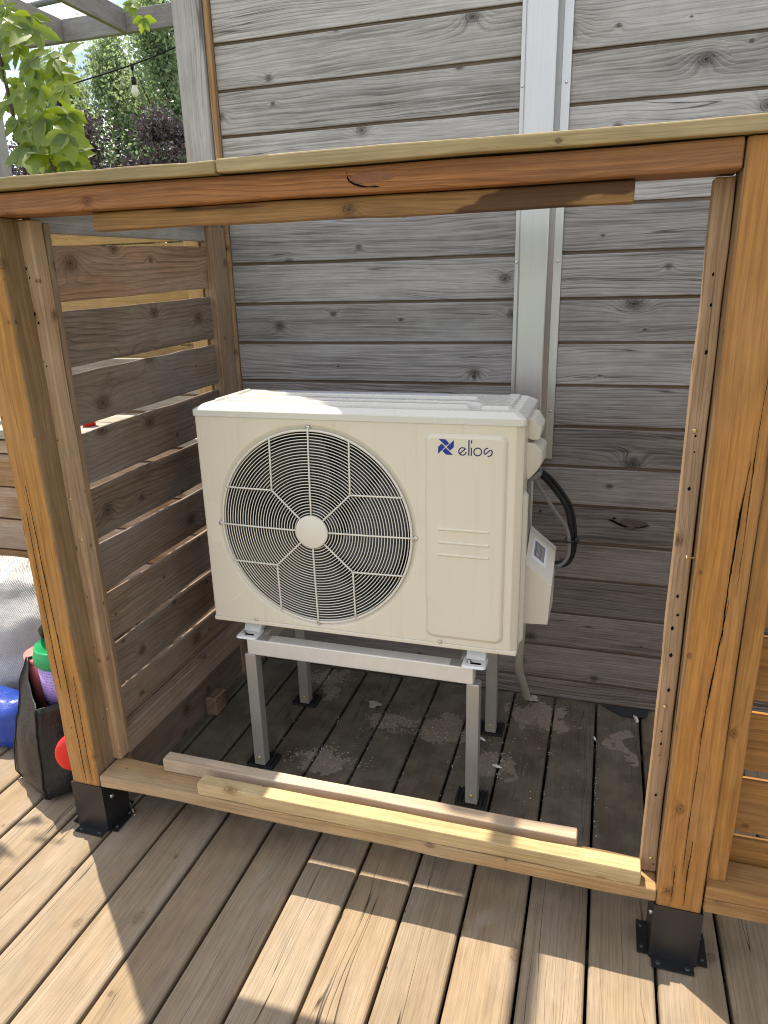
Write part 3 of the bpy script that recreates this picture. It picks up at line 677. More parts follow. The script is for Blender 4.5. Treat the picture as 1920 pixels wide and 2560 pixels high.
raised('rib', [(-.545, .44), (-.53, .425), (-.525, .49), (.165, .49), (.205, .47), (.215, .43), (.285, .43), (.292, .44), (.292, .635), (.285, .645), (.262, .645), (.255, .63), (.252, .48), (.235, .465), (.225, .50), (.19, .525), (-.525, .525), (-.53, .645), (-.545, .635)], ZL, .0075, .004, 'lid', lidob)
raised('rib', rrect(-.48, .185, .566, .590, .010), ZL, .0085, .005, 'lid', lidob)
mesh('label', [(-.14, -.019, 0), (.10, -.019, 0), (.10, .019, 0), (-.14, .019, 0)], [(0, 1, 2, 3)], 'toplabel', lidob, (-.285, .630, ZL+.0014))
mesh('label', [(-.10, -.019, 0), (.155, -.019, 0), (.155, .019, 0), (-.10, .019, 0)], [(0, 1, 2, 3)], 'toplabel', lidob, (-.065, .630, ZL+.0014))
# raised service panel on the front
def front_raised(name, x0, x1, z0, z1, r, h, ins, mat, parent):
    o = raised(name, rrect(x0, x1, -z1, -z0, r, 8), 0, h, ins, mat, parent)
    c = Vector(((x0+x1)/2, UY-.0004, (z0+z1)/2))
    me = o.data
    for v in me.vertices: v.co = Vector((v.co.x, -v.co.z, -v.co.y))
    o.location = c - abspos(parent); fixn(o); return o
pan = front_raised('service_panel', .0815, .2915, .5385, 1.108, .022, .0075, .0085, 'paint', ac)
YP = UY-.0004-.0075
for zz in (.860, .8235, .789):
    q = front_raised('vent_rib', .116, .252, zz-.0085, zz+.0005, .0042, .0034, .0028, 'paint', pan)
    q.location.y += -.0070
# logo
def flat(name, polys, y, mat, parent):
    V = []; F = []
    for p in polys:
        b = len(V); V += [(x-.18, 0, z-1.07) for (x, z) in p]; F.append(tuple(range(b, b+len(p))))
    return fixn(mesh(name, V, F, mat, parent, (.18, y, 1.07)))
LU, LS = 280, 1.348e-4
def lp(u, v): return (.117+(u-LU)*LS, 1.0945-(v-205-.042*(u-LU))*LS)
flat('emblem', [[lp(*q) for q in p] for p in ([(292, 204), (425, 213), (495, 285), (432, 340)], [(580, 228), (580, 362), (510, 425), (442, 358)], [(566, 508), (432, 502), (362, 428), (428, 370)], [(282, 484), (282, 354), (350, 290), (418, 357)])], YP-.0006, 'blue_ink', pan)
def stroke(pts, w):
    out = []; L = []; Rr = []
    P = [Vector((p[0], p[1], 0)) for p in pts]
    for i, p in enumerate(P):
        t = (P[min(i+1, len(P)-1)]-P[max(i-1, 0)]).normalized(); nn = Vector((-t.y, t.x, 0))*w/2
        L.append((p+nn).to_tuple()[:2]); Rr.append((p-nn).to_tuple()[:2])
    return [[L[i], L[i+1], Rr[i+1], Rr[i]] for i in range(len(P)-1)]
def arc(cu, cv, r, a0, a1, n=26): return [lp(cu+r*math.cos(R_(a0+(a1-a0)*i/n)), cv-r*math.sin(R_(a0+(a1-a0)*i/n))) for i in range(n+1)]
SW = 22*LS; polys = []
polys += stroke(arc(744, 440, 70, 40, 352), SW) + stroke([lp(690, 486), lp(798, 390)], SW)
polys += stroke([lp(862, 228), lp(862, 522)], SW*1.05)
polys += stroke([lp(910, 232), lp(910, 292)], SW*1.05) + stroke([lp(908, 368), lp(908, 522)], SW*1.05)
polys += stroke(arc(1027, 450, 72, 0, 360, 36), SW)
polys += stroke(arc(1212, 450, 68, 85, 222), SW) + stroke([lp(1162, 500), lp(1262, 412)], SW) + stroke(arc(1222, 462, 70, 45, -100), SW)
flat('lettering', polys, YP-.0007, 'navy_ink', pan)
# fan grille
def grille():
    V = []; F = []; n = 8; m = 110
    for j in range(29):
        r = .0520 + (.2805-.0520)*j/28; y = UY+.0005 - .010*(1-(r/.28)**2)
        rr = .00132 if j < 28 else .0036
        b = len(V)
        for i in range(m):
            a = 2*math.pi*i/m
            for k in range(n):
                t = 2*math.pi*k/n; q = r+rr*math.cos(t); V.append((q*math.cos(a), y-UY+rr*math.sin(t), q*math.sin(a)))
        for i in range(m):
            for k in range(n): F.append((b+i*n+k, b+i*n+(k+1) % n, b+((i+1) % m)*n+(k+1) % n, b+((i+1) % m)*n+k))
    return mesh('fan_grille', V, F, 'wire', ac, (FC[0], UY, FC[1]), smooth=True)
gr = grille()
def spoke(pts):
    def Y(x, z): r = math.hypot(x, z); return UY+.0005-.010*(1-min(1, r/.28)**2)-.0034
    P = []
    for (a, b) in zip(pts[:-1], pts[1:]):
        for i in range(8): t = i/8; P.append((a[0]+(b[0]-a[0])*t, a[1]+(b[1]-a[1])*t))
    P.append(pts[-1])
    tube('spoke', [(FC[0]+x, Y(x, z), FC[1]+z) for x, z in P], .0026, 'wire', gr, 6)
for (dx, dz) in ((1, 0), (-1, 0), (0, 1), (0, -1)): spoke([(dx*.044, dz*.044), (dx*.289, dz*.289)])
for sx in (1, -1):
    for sz in (1, -1):
        spoke([(sx*.032, sz*.032), (sx*.1145, sz*.111)]); spoke([(sx*.1145, sz*.111), (sx*.1145, sz*.2575)]); spoke([(sx*.1145, sz*.111), (sx*.2585, sz*.111)])
lathe('hub_disc', [(.001, -.0195), (.044, -.0195), (.0475, -.0175), (.0475, -.011)], 'wire', gr, (FC[0], UY, FC[1]), 40, 'y')
for (dx, dz) in ((0, .289), (0, -.283), (-.288, 0), (.2925, 0)): screw('screw', (FC[0]+dx, UY-.0005, FC[1]+dz), (0, -1, 0), .0062, 'chrome', ac)
for (x, z) in ((-.438, .521), (.121, .521)): screw('screw', (x, UY-.003, z+.0035), (0, -1, 0), .0048, 'chrome', ac)
# fan behind the grille
fan = empty('fan', (FC[0], UY+.075, FC[1])); fan.parent = ac; fan.location = Vector((FC[0], UY+.075, FC[1])) - abspos(ac)
lathe('fan_hub', [(.001, -.045), (.055, -.043), (.062, -.02), (.062, .05)], 'black_plastic', fan, (FC[0], UY+.075, FC[1]), 28, 'y')
bV = []; bF = []; nr, na = 8, 10
for i in range(nr+1):
    r = .055 + .205*i/nr
    for k in range(na+1):
        a = R_(-38 + 86*k/na + 22*i/nr); tw = .055*(k/na-.5)*1.5
        bV.append((r*math.cos(a), tw, r*math.sin(a)))
for i in range(nr):
    for k in range(na): bF.append((i*(na+1)+k, i*(na+1)+k+1, (i+1)*(na+1)+k+1, (i+1)*(na+1)+k))
for q in range(3):
    o = mesh('fan_blade', bV, bF, 'black_plastic', fan, (FC[0], UY+.075, FC[1]), (0, R_(120*q+20), 0), True)
    o.modifiers.new('s', 'SOLIDIFY').thickness = .003
lathe('coil_back', [(.001, .15), (.2735, .15), (.2735, .152)], 'fins', ac, (FC[0], UY, FC[1]), 48, 'y')
tubs = box('motor_bracket', (FC[0]-.02, UY+.118, FC[1]-.268), (FC[0]+.02, UY+.146, FC[1]+.268), 'fins', ac)
lathe_sh = []
for (r, y) in ((.2768, .008), (.2745, .012), (.2742, .03), (.2742, .149)): lathe_sh.append((r, y))
V = []; F = []; n = 72
for (r, y) in lathe_sh:
    for k in range(n): a = 2*math.pi*k/n; V.append((r*math.cos(a), y, r*math.sin(a)))
for i in range(len(lathe_sh)-1):
    for k in range(n): F.append((i*n+k, i*n+(k+1) % n, (i+1)*n+(k+1) % n, (i+1)*n+k))
mesh('fan_shroud', V, F, 'shroud', ac, (FC[0], UY, FC[1]), smooth=True)
# right flank: two valve covers, recess with label, junction cover
XS = UX+UW
def hull(name, pts, mat, parent, bev=.006):
    bm = bmesh.new(); c = sum((Vector(p) for p in pts), Vector())/len(pts)
    for p in pts: bm.verts.new(Vector(p)-c)
    bmesh.ops.convex_hull(bm, input=bm.verts[:])
    bmesh.ops.dissolve_limit(bm, angle_limit=.02, verts=bm.verts[:], edges=bm.edges[:])
    bmesh.ops.bevel(bm, geom=bm.edges[:], offset=bev, segments=3, affect='EDGES', profile=.6, clamp_overlap=True)
    me = bpy.data.meshes.new(name); bm.to_mesh(me); bm.free(); me.materials.append(M[mat])
    for p in me.polygons: p.use_smooth = p.area < .0002
    o = bpy.data.objects.new(name, me); link(o, parent); o.location = c-abspos(parent); return o
hull('valve_cover', [(XS-.002, .475, 1.085), (XS-.002, .475, 1.138), (XS-.002, .60, 1.138), (XS-.002, .60, 1.085), (XS+.013, .475, 1.132), (XS+.028, .482, 1.078), (XS+.033, .500, 1.108), (XS+.033, .60, 1.108), (XS+.028, .60, 1.078), (XS+.016, .60, 1.135), (XS+.004, .475, 1.078)], 'plastic', ac, .004)
hull('valve_cover', [(XS-.002, .470, .972), (XS-.002, .470, 1.072), (XS-.002, .62, 1.072), (XS-.002, .62, .972), (XS+.018, .474, 1.070), (XS+.036, .488, 1.046), (XS+.038, .498, 1.020), (XS+.028, .490, .998), (XS+.006, .474, .974), (XS+.038, .62, 1.046), (XS+.036, .62, 1.0), (XS+.012, .62, .972)], 'plastic', ac, .005)
hull('cable_gland', [(XS+.006, .50, .972), (XS+.03, .50, .992), (XS+.006, .55, .972), (XS+.03, .55, .992), (XS+.014, .50, .962), (XS+.036, .50, .980), (XS+.014, .55, .962), (XS+.036, .55, .980)], 'cable_grey', ac, .002)
mesh('label', [(0, -.05, -.10), (0, .05, -.10), (0, .05, .10), (0, -.05, .10)], [(0, 1, 2, 3)], 'sidelabel', ac, (XS+.0015, .55, .86), (0, 0, 0))
hull('flank_rim', [(XS-.002, .42, .52), (XS-.002, .42, .95), (XS+.010, .435, .94), (XS+.010, .435, .53), (XS+.010, .455, .53), (XS+.010, .455, .94), (XS-.002, .46, .52), (XS-.002, .46, .95)], 'plastic', ac, .003)
jb = hull('junction_cover', [(XS-.002, .500, .548), (XS-.002, .62, .548), (XS+.070, .502, .551), (XS+.074, .62, .556), (XS+.003, .500, .728), (XS+.076, .502, .668), (XS+.004, .600, .792), (XS+.077, .602, .732), (XS+.004, .64, .792), (XS+.077, .64, .732), (XS-.002, .64, .548), (XS+.074, .64, .556)], 'plastic', ac, .007)
# barcode on the slanted face
A = Vector((XS+.003, .500, .728)); B = Vector((XS+.076, .502, .668)); Cc = Vector((XS+.004, .600, .792)); D_ = Vector((XS+.077, .602, .732))
def fp(u, v): return (A*(1-u)+B*u)*(1-v) + (Cc*(1-u)+D_*u)*v
nrm = (B-A).cross(Cc-A).normalized()
if nrm.z < 0: nrm = -nrm
def fq(u0, u1, v0, v1, off): return [fp(u0, v0)+nrm*off, fp(u1, v0)+nrm*off, fp(u1, v1)+nrm*off, fp(u0, v1)+nrm*off]
c0 = fp(.5, .5)
lb = mesh('label', [p-c0 for p in fq(.16, .70, .30, .90, .0012)], [(0, 1, 2, 3)], 'white_label', jb, c0)
V = []; F = []; u = .23; rb = random.Random(3)
while u < .60:
    w = rb.choice((.006, .010, .016)); b = len(V); V += [p-c0 for p in fq(u, u+w, .40, .84, .0018)]; F.append((b, b+1, b+2, b+3)); u += w+rb.choice((.008, .012))
mesh('barcode', V, F, 'black_ink', lb.parent, c0)
screw('screw', (XS+.003, .47, .535), (1, 0, 0), .006, 'plastic', ac)
screw('screw', (XS+.003, .50, 1.142), (1, 0, 0), .005, 'chrome', ac)
# feet
def foot(x, y, s):
    """bracket of pressed sheet with rolled edge, slot and bolt; s = +1 front, -1 rear"""
    f = raised('foot', rrect(-.034, .034, -.034, .034, .012, 4), 0, .006, .003, 'foot', ac)
    f.location = Vector((x, y, .4655)) - abspos(ac)
    hull('tongue', [(x-.026, y+s*.008, .470), (x+.026, y+s*.008, .470), (x-.030, y+s*.045, UZ+.002), (x+.030, y+s*.045, UZ+.002), (x-.030, y+s*.055, UZ+.002), (x+.030, y+s*.055, UZ+.002), (x-.028, y+s*.045, .468), (x+.028, y+s*.045, .468)], 'foot', f, .003)
    c = Vector((x+.004, y-s*.014, .4655+.0063)); V = [(p[0], p[1], 0) for p in rrect(-.016, .016, -.005, .005, .0048, 4)]
    mesh('slot', V, [tuple(range(len(V)))], 'dark_slot', f, c)
    lathe('bolt', [(.0085, 0), (.0085, .0015), (.0062, .0016), (.0062, .007), (.004, .0085)], 'chrome', f, (x-.014, y-s*.010, .4655+.0062), 6, 'z', smooth=False)
for x in (-.470, .2165):
    foot(x, .392, 1); foot(x, .735, -1)

# ------------------------------------------------------------------ stand
st = empty('equipment_stand', (-.125, .55, 0), 'four-legged aluminium stand with black rubber feet under the ivory unit', 'stand')
for (y0, y1) in ((.362, .404), (.716, .758)):
    b = box('crossbar', (-.468, y0, .4135), (.2175, y1, .4645), 'alu', st, .003)
    for (x0, x1) in ((-.466, -.400), (.150, .2155)):
        box('end_plate', (x0, y0+.002, .4648), (x1, y1-.002, .4653), 'leg', b, .0002)
for x0 in (-.462, .172): box('side_bar', (x0, .4045, .420), (x0+.04, .7155, .462), 'alu', st, .003, 'y')
rb = random.Random(5)
for x0 in (-.4795, .1985):
    for y0 in (.363, .722):
        box('leg', (x0, y0, .0165), (x0+.036, y0+.036, .413), 'leg', st, .002, 'z')
        screw('screw', (x0+.018, y0-.0005, .045), (0, -1, 0), .0062, 'brass', st)
        p = Vector((x0+.014, y0+.037, 0)); V = []; F = []
        def pb(lo, hi):
            b0 = len(V)
            for i in range(8): V.append((hi[0] if i & 1 else lo[0], hi[1] if i & 2 else lo[1], hi[2] if i & 4 else lo[2]))
            F.extend([tuple(b0+i for i in q) for q in ((0, 2, 3, 1), (4, 5, 7, 6), (0, 1, 5, 4), (2, 6, 7, 3), (0, 4, 6, 2), (1, 3, 7, 5))])
        pb((-.045, -.034, .002), (.045, .034, .011))
        for i in range(8): pb((-.0445+i*.0118, -.0335, .0112), (-.0445+i*.0118+.0065, .0335, .0165))
        o = mesh('rubber_foot', V, F, 'rubber', st, p)

# ------------------------------------------------------------------ cables and hose
def P3(lst, dy=0): return catmull([(x, y+dy, z) for x, y, z in lst], 10)
cb1 = tube('power_conduit', P3([(XS+.022, .53, .984), (.385, .585, .932), (.428, .60, .868), (.445, .60, .795), (.4465, .60, .735), (.432, .60, .704), (.405, .60, .697)]), .0072, 'cable_black', None, 12)
tag(cb1, 'thick black conduit looping down beside the unit to its lower cover', 'cable')
cb3 = tube('power_conduit', P3([(XS+.024, .548, .986), (.393, .60, .936), (.438, .617, .866), (.4545, .617, .795), (.455, .617, .730), (.437, .617, .692), (.405, .617, .684)]), .0062, 'cable_black', None, 12)
tag(cb3, 'outer of the two black conduits looping beside the unit, nearest the wall', 'cable')
cb2 = tube('grey_cable', P3([(XS+.014, .515, .974), (.372, .545, .915), (.402, .565, .862), (.432, .581, .815), (.4425, .583, .770), (.441, .583, .728), (.425, .583, .702), (.405, .585, .694)]), .0052, 'cable_grey', None, 10)
tag(cb2, 'thin grey cable strapped to the black conduit loop', 'cable')
zt = tube('cable_tie', [(.4435+.0145*math.cos(a)+.002, .598+.028*math.sin(a), .775+.003*math.cos(a)) for a in [2*math.pi*i/20 for i in range(20)]], .0022, 'rubber', None, 6, closed=True)
tag(zt, 'black cable tie around the conduit loop', 'cable tie')
box('tie_head', (.457, .590, .771), (.469, .600, .782), 'rubber', zt, .002)
hp = []
for q in catmull([(.3135, .64, .53), (.311, .69, .454), (.301, .74, .306), (.299, .80, .215), (.307, .87, .127), (.314, .95, .030)], 30): hp.append(q)
tag(tube('drain_hose', hp, .0125, 'hose', None, 12, ribs=1), 'ribbed beige drain hose hanging below the right end of the unit', 'hose')

# ------------------------------------------------------------------ floor litter
pl_ = fixn(mesh('metal_plate', [(0, 0, 0), (.075, -.057, 0), (.150, -.045, 0), (.165, .004, 0), (0, 0, .002), (.075, -.057, .002), (.150, -.045, .002), (.165, .004, .002)], [(0, 1, 2, 3), (4, 5, 6, 7), (0, 1, 5, 4), (1, 2, 6, 5), (2, 3, 7, 6), (3, 0, 4, 7)], 'plate', None, (.572, 1.008, .0035)))
tag(pl_, 'dark grey metal plate lying in the back right corner of the deck', 'plate')
def flakes(name, spots, n, smin, smax, mat, label, seed):
    rr = random.Random(seed); V = []; F = []
    cnt = 0
    while cnt < n:
        cx, cy, rx, ry = rr.choice(spots); x = cx+rr.gauss(0, .5)*rx; y = cy+rr.gauss(0, .5)*ry
        if y > 1.005 or y < .2: continue
        if mnoise.noise(Vector((x*14, y*14, seed))) < -.02 + rr.uniform(-.1, .1) and name == 'crust': continue
        s = rr.uniform(smin, smax)**1.0; a = rr.uniform(0, 6.28); h = s*rr.uniform(.15, .5); b = len(V); k = 5
        for i in range(k):
            q = s*rr.uniform(.5, 1); V.append((x+q*math.cos(a+i*6.28/k), y+q*math.sin(a+i*6.28/k), .0012))
        V.append((x+s*.1, y, .0015+h))
        for i in range(k): F.append((b+i, b+(i+1) % k, b+k))
        cnt += 1
    return tag(mesh(name, V, F, mat), label, 'litter', kind='stuff')
SP = [(-.14, .71, .12, .07), (.06, .73, .13, .10), (.36, .88, .16, .12), (.25, .62, .08, .10)]
flakes('crust', SP+[(-.44, .93, .11, .06), (-.27, .46, .14, .06)], 1100, .0012, .0035, 'debris', 'crumbly tan crust dried on the deck boards under the unit', 2)
flakes('flakes', SP+[(-.4, .9, .15, .12), (-.25, .5, .2, .1), (.4, .7, .3, .2), (.3, .5, .3, .25)]+[(DX0+k*PIT+.006, .62, .006, .5) for k in range(-3, 5)], 330, .0009, .0032, 'lint', 'scattered white flakes on the deck boards under the unit', 9)
for (x, y, s, ry) in ((.195, .70, .010, .9), (.555, .80, .009, .3), (.262, .57, .013, 1.3), (.690, .95, .016, .2)):
    rr = random.Random(int(x*1000)); V = []; F = []; n = 9
    for j, (q, h) in enumerate(((1, .0), (1.05, .3), (.6, .6))):
        for k in range(n): a = 2*math.pi*k/n; w = q*rr.uniform(.6, 1.2); V.append((s*.45*w*math.cos(a), s*1.4*w*math.sin(a), s*h*.8))
    for j in range(2):
        for k in range(n): F.append((j*n+k, j*n+(k+1) % n, (j+1)*n+(k+1) % n, (j+1)*n+k))
    F.append(tuple(2*n+k for k in range(n)))
    o = mesh('fluff', V, F, 'lint', None, (x, y, .0015), (0, 0, ry))
    tag(o, {195: 'white fluff in the deck gap beside the rear right stand foot', 555: 'small white fluff tuft in the deck gap right of the hose', 262: 'long white fluff wisp in the deck gap right of the stand', 690: 'largest white fluff tuft in the back right corner by the metal plate'}[int(round(x*1000))], 'fluff')

for (x, y, sz, rz, lbl) in ((-.215, .80, .030, .4, 'dry tan leaf scrap on the deck behind the front stand legs'), (.335, .985, .022, 2.0, 'dry brown leaf scrap under the end of the drain hose')):
    rr = random.Random(int(sz*1000)); V = [(0, 0, .004)]; n = 14
    for k in range(n): a = 2*math.pi*k/n; q = sz*rr.uniform(.55, 1.15); V.append((q*math.cos(a), q*.8*math.sin(a), rr.uniform(.0005, .006)))
    tag(mesh('dry_leaf', V, [(0, 1+k, 1+(k+1) % n) for k in range(n)], 'debris', None, (x, y, .002), (0, 0, rz)), lbl, 'leaf')

# ------------------------------------------------------------------ things left of the enclosure
def tote():
    t = empty('tote_bag', (-1.03, .16, 0), 'black vinyl tote bag standing open beside the left post', 'bag')
    A = [Vector((-1.195, .125, 0)), Vector((-1.012, .048, 0)), Vector((-.868, .185, 0)), Vector((-1.05, .285, 0))]
    tops = [.425, .325, .37, .47]; lean = [Vector((.095, .03, 0)), Vector((.022, .0, 0)), Vector((-.02, 0, 0)), Vector((.02, -.02, 0))]
    V = []; F = []; nu, nv = 12, 16; N = 4*nu
    for j in range(nv+1):
        t_ = j/nv
        for s in range(4):
            for i in range(nu):
                f = i/nu; a = A[s]+lean[s]*t_**1.5; b = A[(s+1) % 4]+lean[(s+1) % 4]*t_**1.5
                p = a*(1-f)+b*f; top = tops[s]*(1-f)+tops[(s+1) % 4]*f - .02*math.sin(math.pi*f)
                c = sum(A, Vector())/4; out = (p-c).normalized()
                bul = .022*math.sin(math.pi*f)*math.sin(math.pi*min(1, t_*1.2)) + .010*mnoise.noise(Vector((p.x*14, p.y*14, t_*4))) + .004*mnoise.noise(Vector((p.x*40, p.y*40, t_*14)))
                if j == 0: bul -= .02
                if j <= 2: bul += .007*mnoise.noise(Vector((p.x*30, p.y*30, t_*30)))
                q = p+out*bul; V.append((q.x+1.03, q.y-.16, .003+top*t_))
    for j in range(nv):
        for k in range(N): F.append((j*N+k, j*N+(k+1) % N, (j+1)*N+(k+1) % N, (j+1)*N+k))
    F.append(tuple(range(N))[::-1])
    o = mesh('bag_body', V, F, 'tote', t, (-1.03, .16, 0), smooth=True); fixn(o); o.modifiers.new('s', 'SOLIDIFY').thickness = .004
    # piped corner seams and strap
    for s in (0, 1):
        tube('seam', [Vector((V[j*N+s*nu][0]-1.03, V[j*N+s*nu][1]+.16-.003, V[j*N+s*nu][2])) for j in range(nv+1)], .0020, 'rubber', t, 6)
    tube('strap', catmull([(-1.055, .235, .40), (-1.06, .20, .475), (-1.015, .16, .535), (-.95, .17, .53), (-.90, .20, .44)], 8), .010, 'rubber', t, 6)
tote()
tb = empty('food_tub', (-.985, .178, .272), 'lavender-labelled tub with a green lid standing in the black tote bag', 'tub')
lathe('tub_body', [(.063, 0), (.070, .17)], 'greentub', tb, (-.985, .178, .272), 36, smooth=True)
lathe('tub_label', [(.0665, .030), (.0703, .150)], 'tublabel', tb, (-.985, .178, .272), 36)
lathe('tub_lid', [(.074, .155), (.078, .160), (.078, .182), (.074, .186), (.074, .204), (.070, .208), (.066, .205), (.001, .205)], 'greentub', tb, (-.985, .178, .272), 36)
tb2 = empty('coral_tub', (-1.085, .215, .185), 'coral pink tub tucked behind the green-lidded one in the tote bag', 'tub')
lathe('tub_body', [(.045, 0), (.055, .15), (.058, .215)], 'pinktub', tb2, (-1.085, .215, .185), 28)
lathe('tub_lid', [(.06, .216), (.06, .232), (.02, .234)], 'pinktub', tb2, (-1.085, .215, .185), 28)
def blob(name, c, rad, mat, amp, fr, label, cat, seed, nu=48, nv=28, power=.8):
    V = []; F = []
    for j in range(nv+1):
        ph = math.pi*j/nv - math.pi/2
        for i in range(nu):
            th = 2*math.pi*i/nu
            cp = math.copysign(abs(math.cos(ph))**power, math.cos(ph))
            p = Vector((cp*math.cos(th)*rad[0], cp*math.sin(th)*rad[1], math.sin(ph)*rad[2]))
            nn = mnoise.fractal(Vector((p.x*fr, p.y*fr, p.z*fr+seed)), .8, 2.1, 4)
            rid = 1-abs(mnoise.noise(Vector((p.x*fr*1.4+seed, p.y*fr*1.4, p.z*fr*.8))))*2
            p = p*(1+amp*nn+amp*.5*rid)
            V.append((p.x, p.y, max(p.z, -c[2]+.004+.002*abs(nn))))
    for j in range(nv):
        for i in range(nu): F.append((j*nu+i, j*nu+(i+1) % nu, (j+1)*nu+(i+1) % nu, (j+1)*nu+i))
    o = mesh(name, V, F, mat, None, c, smooth=True); fixn(o)
    o.modifiers.new('s', 'SUBSURF').render_levels = 1
    return tag(o, label, cat)
blob('woven_sack', (-1.83, .60, .10), (.56, .27, .40), 'sack', .14, 4.2, 'large crumpled white woven sack slumped on the deck at the left', 'sack', 3, 72, 44)
blob('blue_bag', (-1.40, .30, .075), (.16, .09, .095), 'bluebag', .12, 6, 'shiny blue plastic bag lying behind the black tote bag', 'bag', 5)
o = lathe('red_ball', [(.001, -.068)]+[(.068*math.cos(R_(a)), .068*math.sin(R_(a))) for a in range(-80, 81, 10)]+[(.001, .068)], 'red', None, (-.945, .115, .155), 32)
o.scale = (.80, .30, .92); o.location = (-.878, .055, .207); o.rotation_euler = (0, 0, R_(40)); tag(o, 'red round plastic dish leaning on the tote bag behind the left post', 'dish')

# planter in line with the wall, to the left
pb_ = empty('planter_box', (-2.2, 1.25, 0), 'raised brown planter box of horizontal boards with a grey ledge at the left', 'planter')
zz = [.02, .085, .232, .378, .525, .672, .818, .880]
for i in range(len(zz)-1):
    t = random.uniform(.9, 1.1)
    board('planter_board', (-4.2, 1.000, zz[i]+.003), (-.90, 1.028, zz[i+1]-.004), 'x', 'planter', pb_, .004, 2, 6, .001, tint=(t, t, t))
board('ledge', (-4.2, .972, .890), (-.90, 1.20, .928), 'x', 'gpost', pb_, .004, 2, 6, .001, tint=(1.2, 1.15, 1.05))
board('ledge', (-4.2, 1.205, .890), (-.90, 1.43, .928), 'x', 'gpost', pb_, .004, 2, 6, .001, tint=(1.1, 1.05, .95))
for i, z in enumerate((.936, 1.02, 1.10)): board('back_board', (-4.2, 1.435, z), (-.90, 1.46, z+.075), 'x', 'gpost', pb_, .004, 2, 6, .001, tint=(.9, .85, .75))
rd = lathe('red_cup', [(.026, 0), (.032, .07), (.030, .071), (.024, .004)], 'red', None, (-1.55, 1.12, .9285), 24); tag(rd, 'small red cup on the ledge, glimpsed between two slats', 'cup')
# golden fence behind the planter
gf = empty('golden_fence', (-2.4, 1.75, 0), 'golden slatted fence seen through the gaps of the enclosure side', 'fence')
for i in range(13):
    z = -.04 + i*.156; t = random.uniform(.85, 1.1)
    board('slat', (-4.2, 1.74, z), (-.92, 1.76, z+.151), 'x', 'golden', gf, .003, 2, 4, .001, tint=(t, t, t*.97))
for x in (-3.9, -2.7, -1.65): board('post', (x, 1.763, -.3), (x+.09, 1.85, 1.95), 'z', 'golden', gf, .005)

# ------------------------------------------------------------------ pergola and string light
pg = empty('pergola', (-3.8, 3.5, -.3), 'grey timber pergola beams against the sky at top left', 'pergola')
board('beam', (-6.5, 3.5, 3.124), (-1.9, 3.54, 3.26), 'x', 'gpost', pg, .004)
for x in (-5.40, -4.87, -4.34, -3.81, -3.28, -2.765):
    board('rafter', (x-.019, .6, 3.1245), (x+.019, 3.498, 3.262), 'y', 'gpost', pg, .004, 2, tint=(.85, .78, .74))
for (x, y) in ((-6.3, 3.545), (-1.99, 3.545), (-6.3, .62), (-4.0, .62)):
    board('post', (x, y, -.32), (x+.09, y+.09, 3.12 if y < 1 else 3.26), 'z', 'gpost', pg, .005)
board('beam', (-6.5, .56, 3.124), (-2.6, .598, 3.26), 'x', 'gpost', pg, .004)
tag(tube('gutter_pipe', catmull([(-6.5, 3.8, 3.36), (-3.4, 3.8, 3.50), (-2.95, 3.8, 3.535), (-2.2, 3.8, 3.55)], 12), .022, 'cable_grey', None, 10), 'grey metal pipe running above the pergola beam', 'pipe')
sl = empty('string_light', (-2.7, 3.5, 2.9), 'black string light cable with clear hanging bulbs in front of the trees', 'string light')
A0, A1, A2 = Vector((-3.9, 3.5, 2.80)), Vector((-2.738, 3.5, 2.933)), Vector((-1.95, 3.5, 3.105))
tube('cable', catmull([A0, (-3.375, 3.5, 2.848), A1, (-2.371, 3.5, 3.005), A2], 8), .0055, 'cable_black', sl, 8)
for p in (Vector((-3.375, 3.5, 2.848)), A1):
    tube('drop', [p+Vector((0, 0, .006)), p-Vector((0, 0, .03)), p-Vector((0, 0, .032)), p-Vector((0, 0, .075))], [.015, .010, .0035, .0035], 'cable_black', sl, 8)
    bl = lathe('socket', [(.010, 0), (.016, -.006), (.017, -.05), (.013, -.052)], 'cable_black', sl, p-Vector((0, 0, .07)), 14)
    lathe('bulb', [(.011, 0), (.016, -.012), (.0235, -.035), (.022, -.052), (.013, -.068), (.004, -.073)], 'bulb', bl, p-Vector((0, 0, .122)), 16)

# ------------------------------------------------------------------ vine
vn = empty('climbing_vine', (-1.62, 1.05, .93), 'leafy green vine climbing at the left above the timber cap', 'vine')
def leafmesh(seed):
    rr = random.Random(seed); V = [(0, 0, 0)]; n = 9; L, Rt, Md = [], [], []
    for i in range(n+1):
        t = i/n; w = .30*(math.sin(math.pi*min(1, t**.72))**.85)*(1 if i % 2 else .86); w *= rr.uniform(.92, 1.08)
        if i in (0, n): w = .005
        curl = -.12*t*t; Md.append((t, 0, curl)); L.append((t+.03*(i % 2), w, curl+.22*w)); Rt.append((t+.03*(i % 2), -w, curl+.22*w))
    V = Md+L+Rt; F = []
    m = n+1
    for i in range(n):
        F.append((i, i+1, m+i+1, m+i)); F.append((i+1, i, 2*m+i, 2*m+i+1))
    me = bpy.data.meshes.new('leaf'); me.from_pydata(V, [], F); me.materials.append(M['vineleaf'])
    for p in me.polygons: p.use_smooth = True
    return me
LM = [leafmesh(i) for i in range(4)]
rr = random.Random(11); nleaf = 0
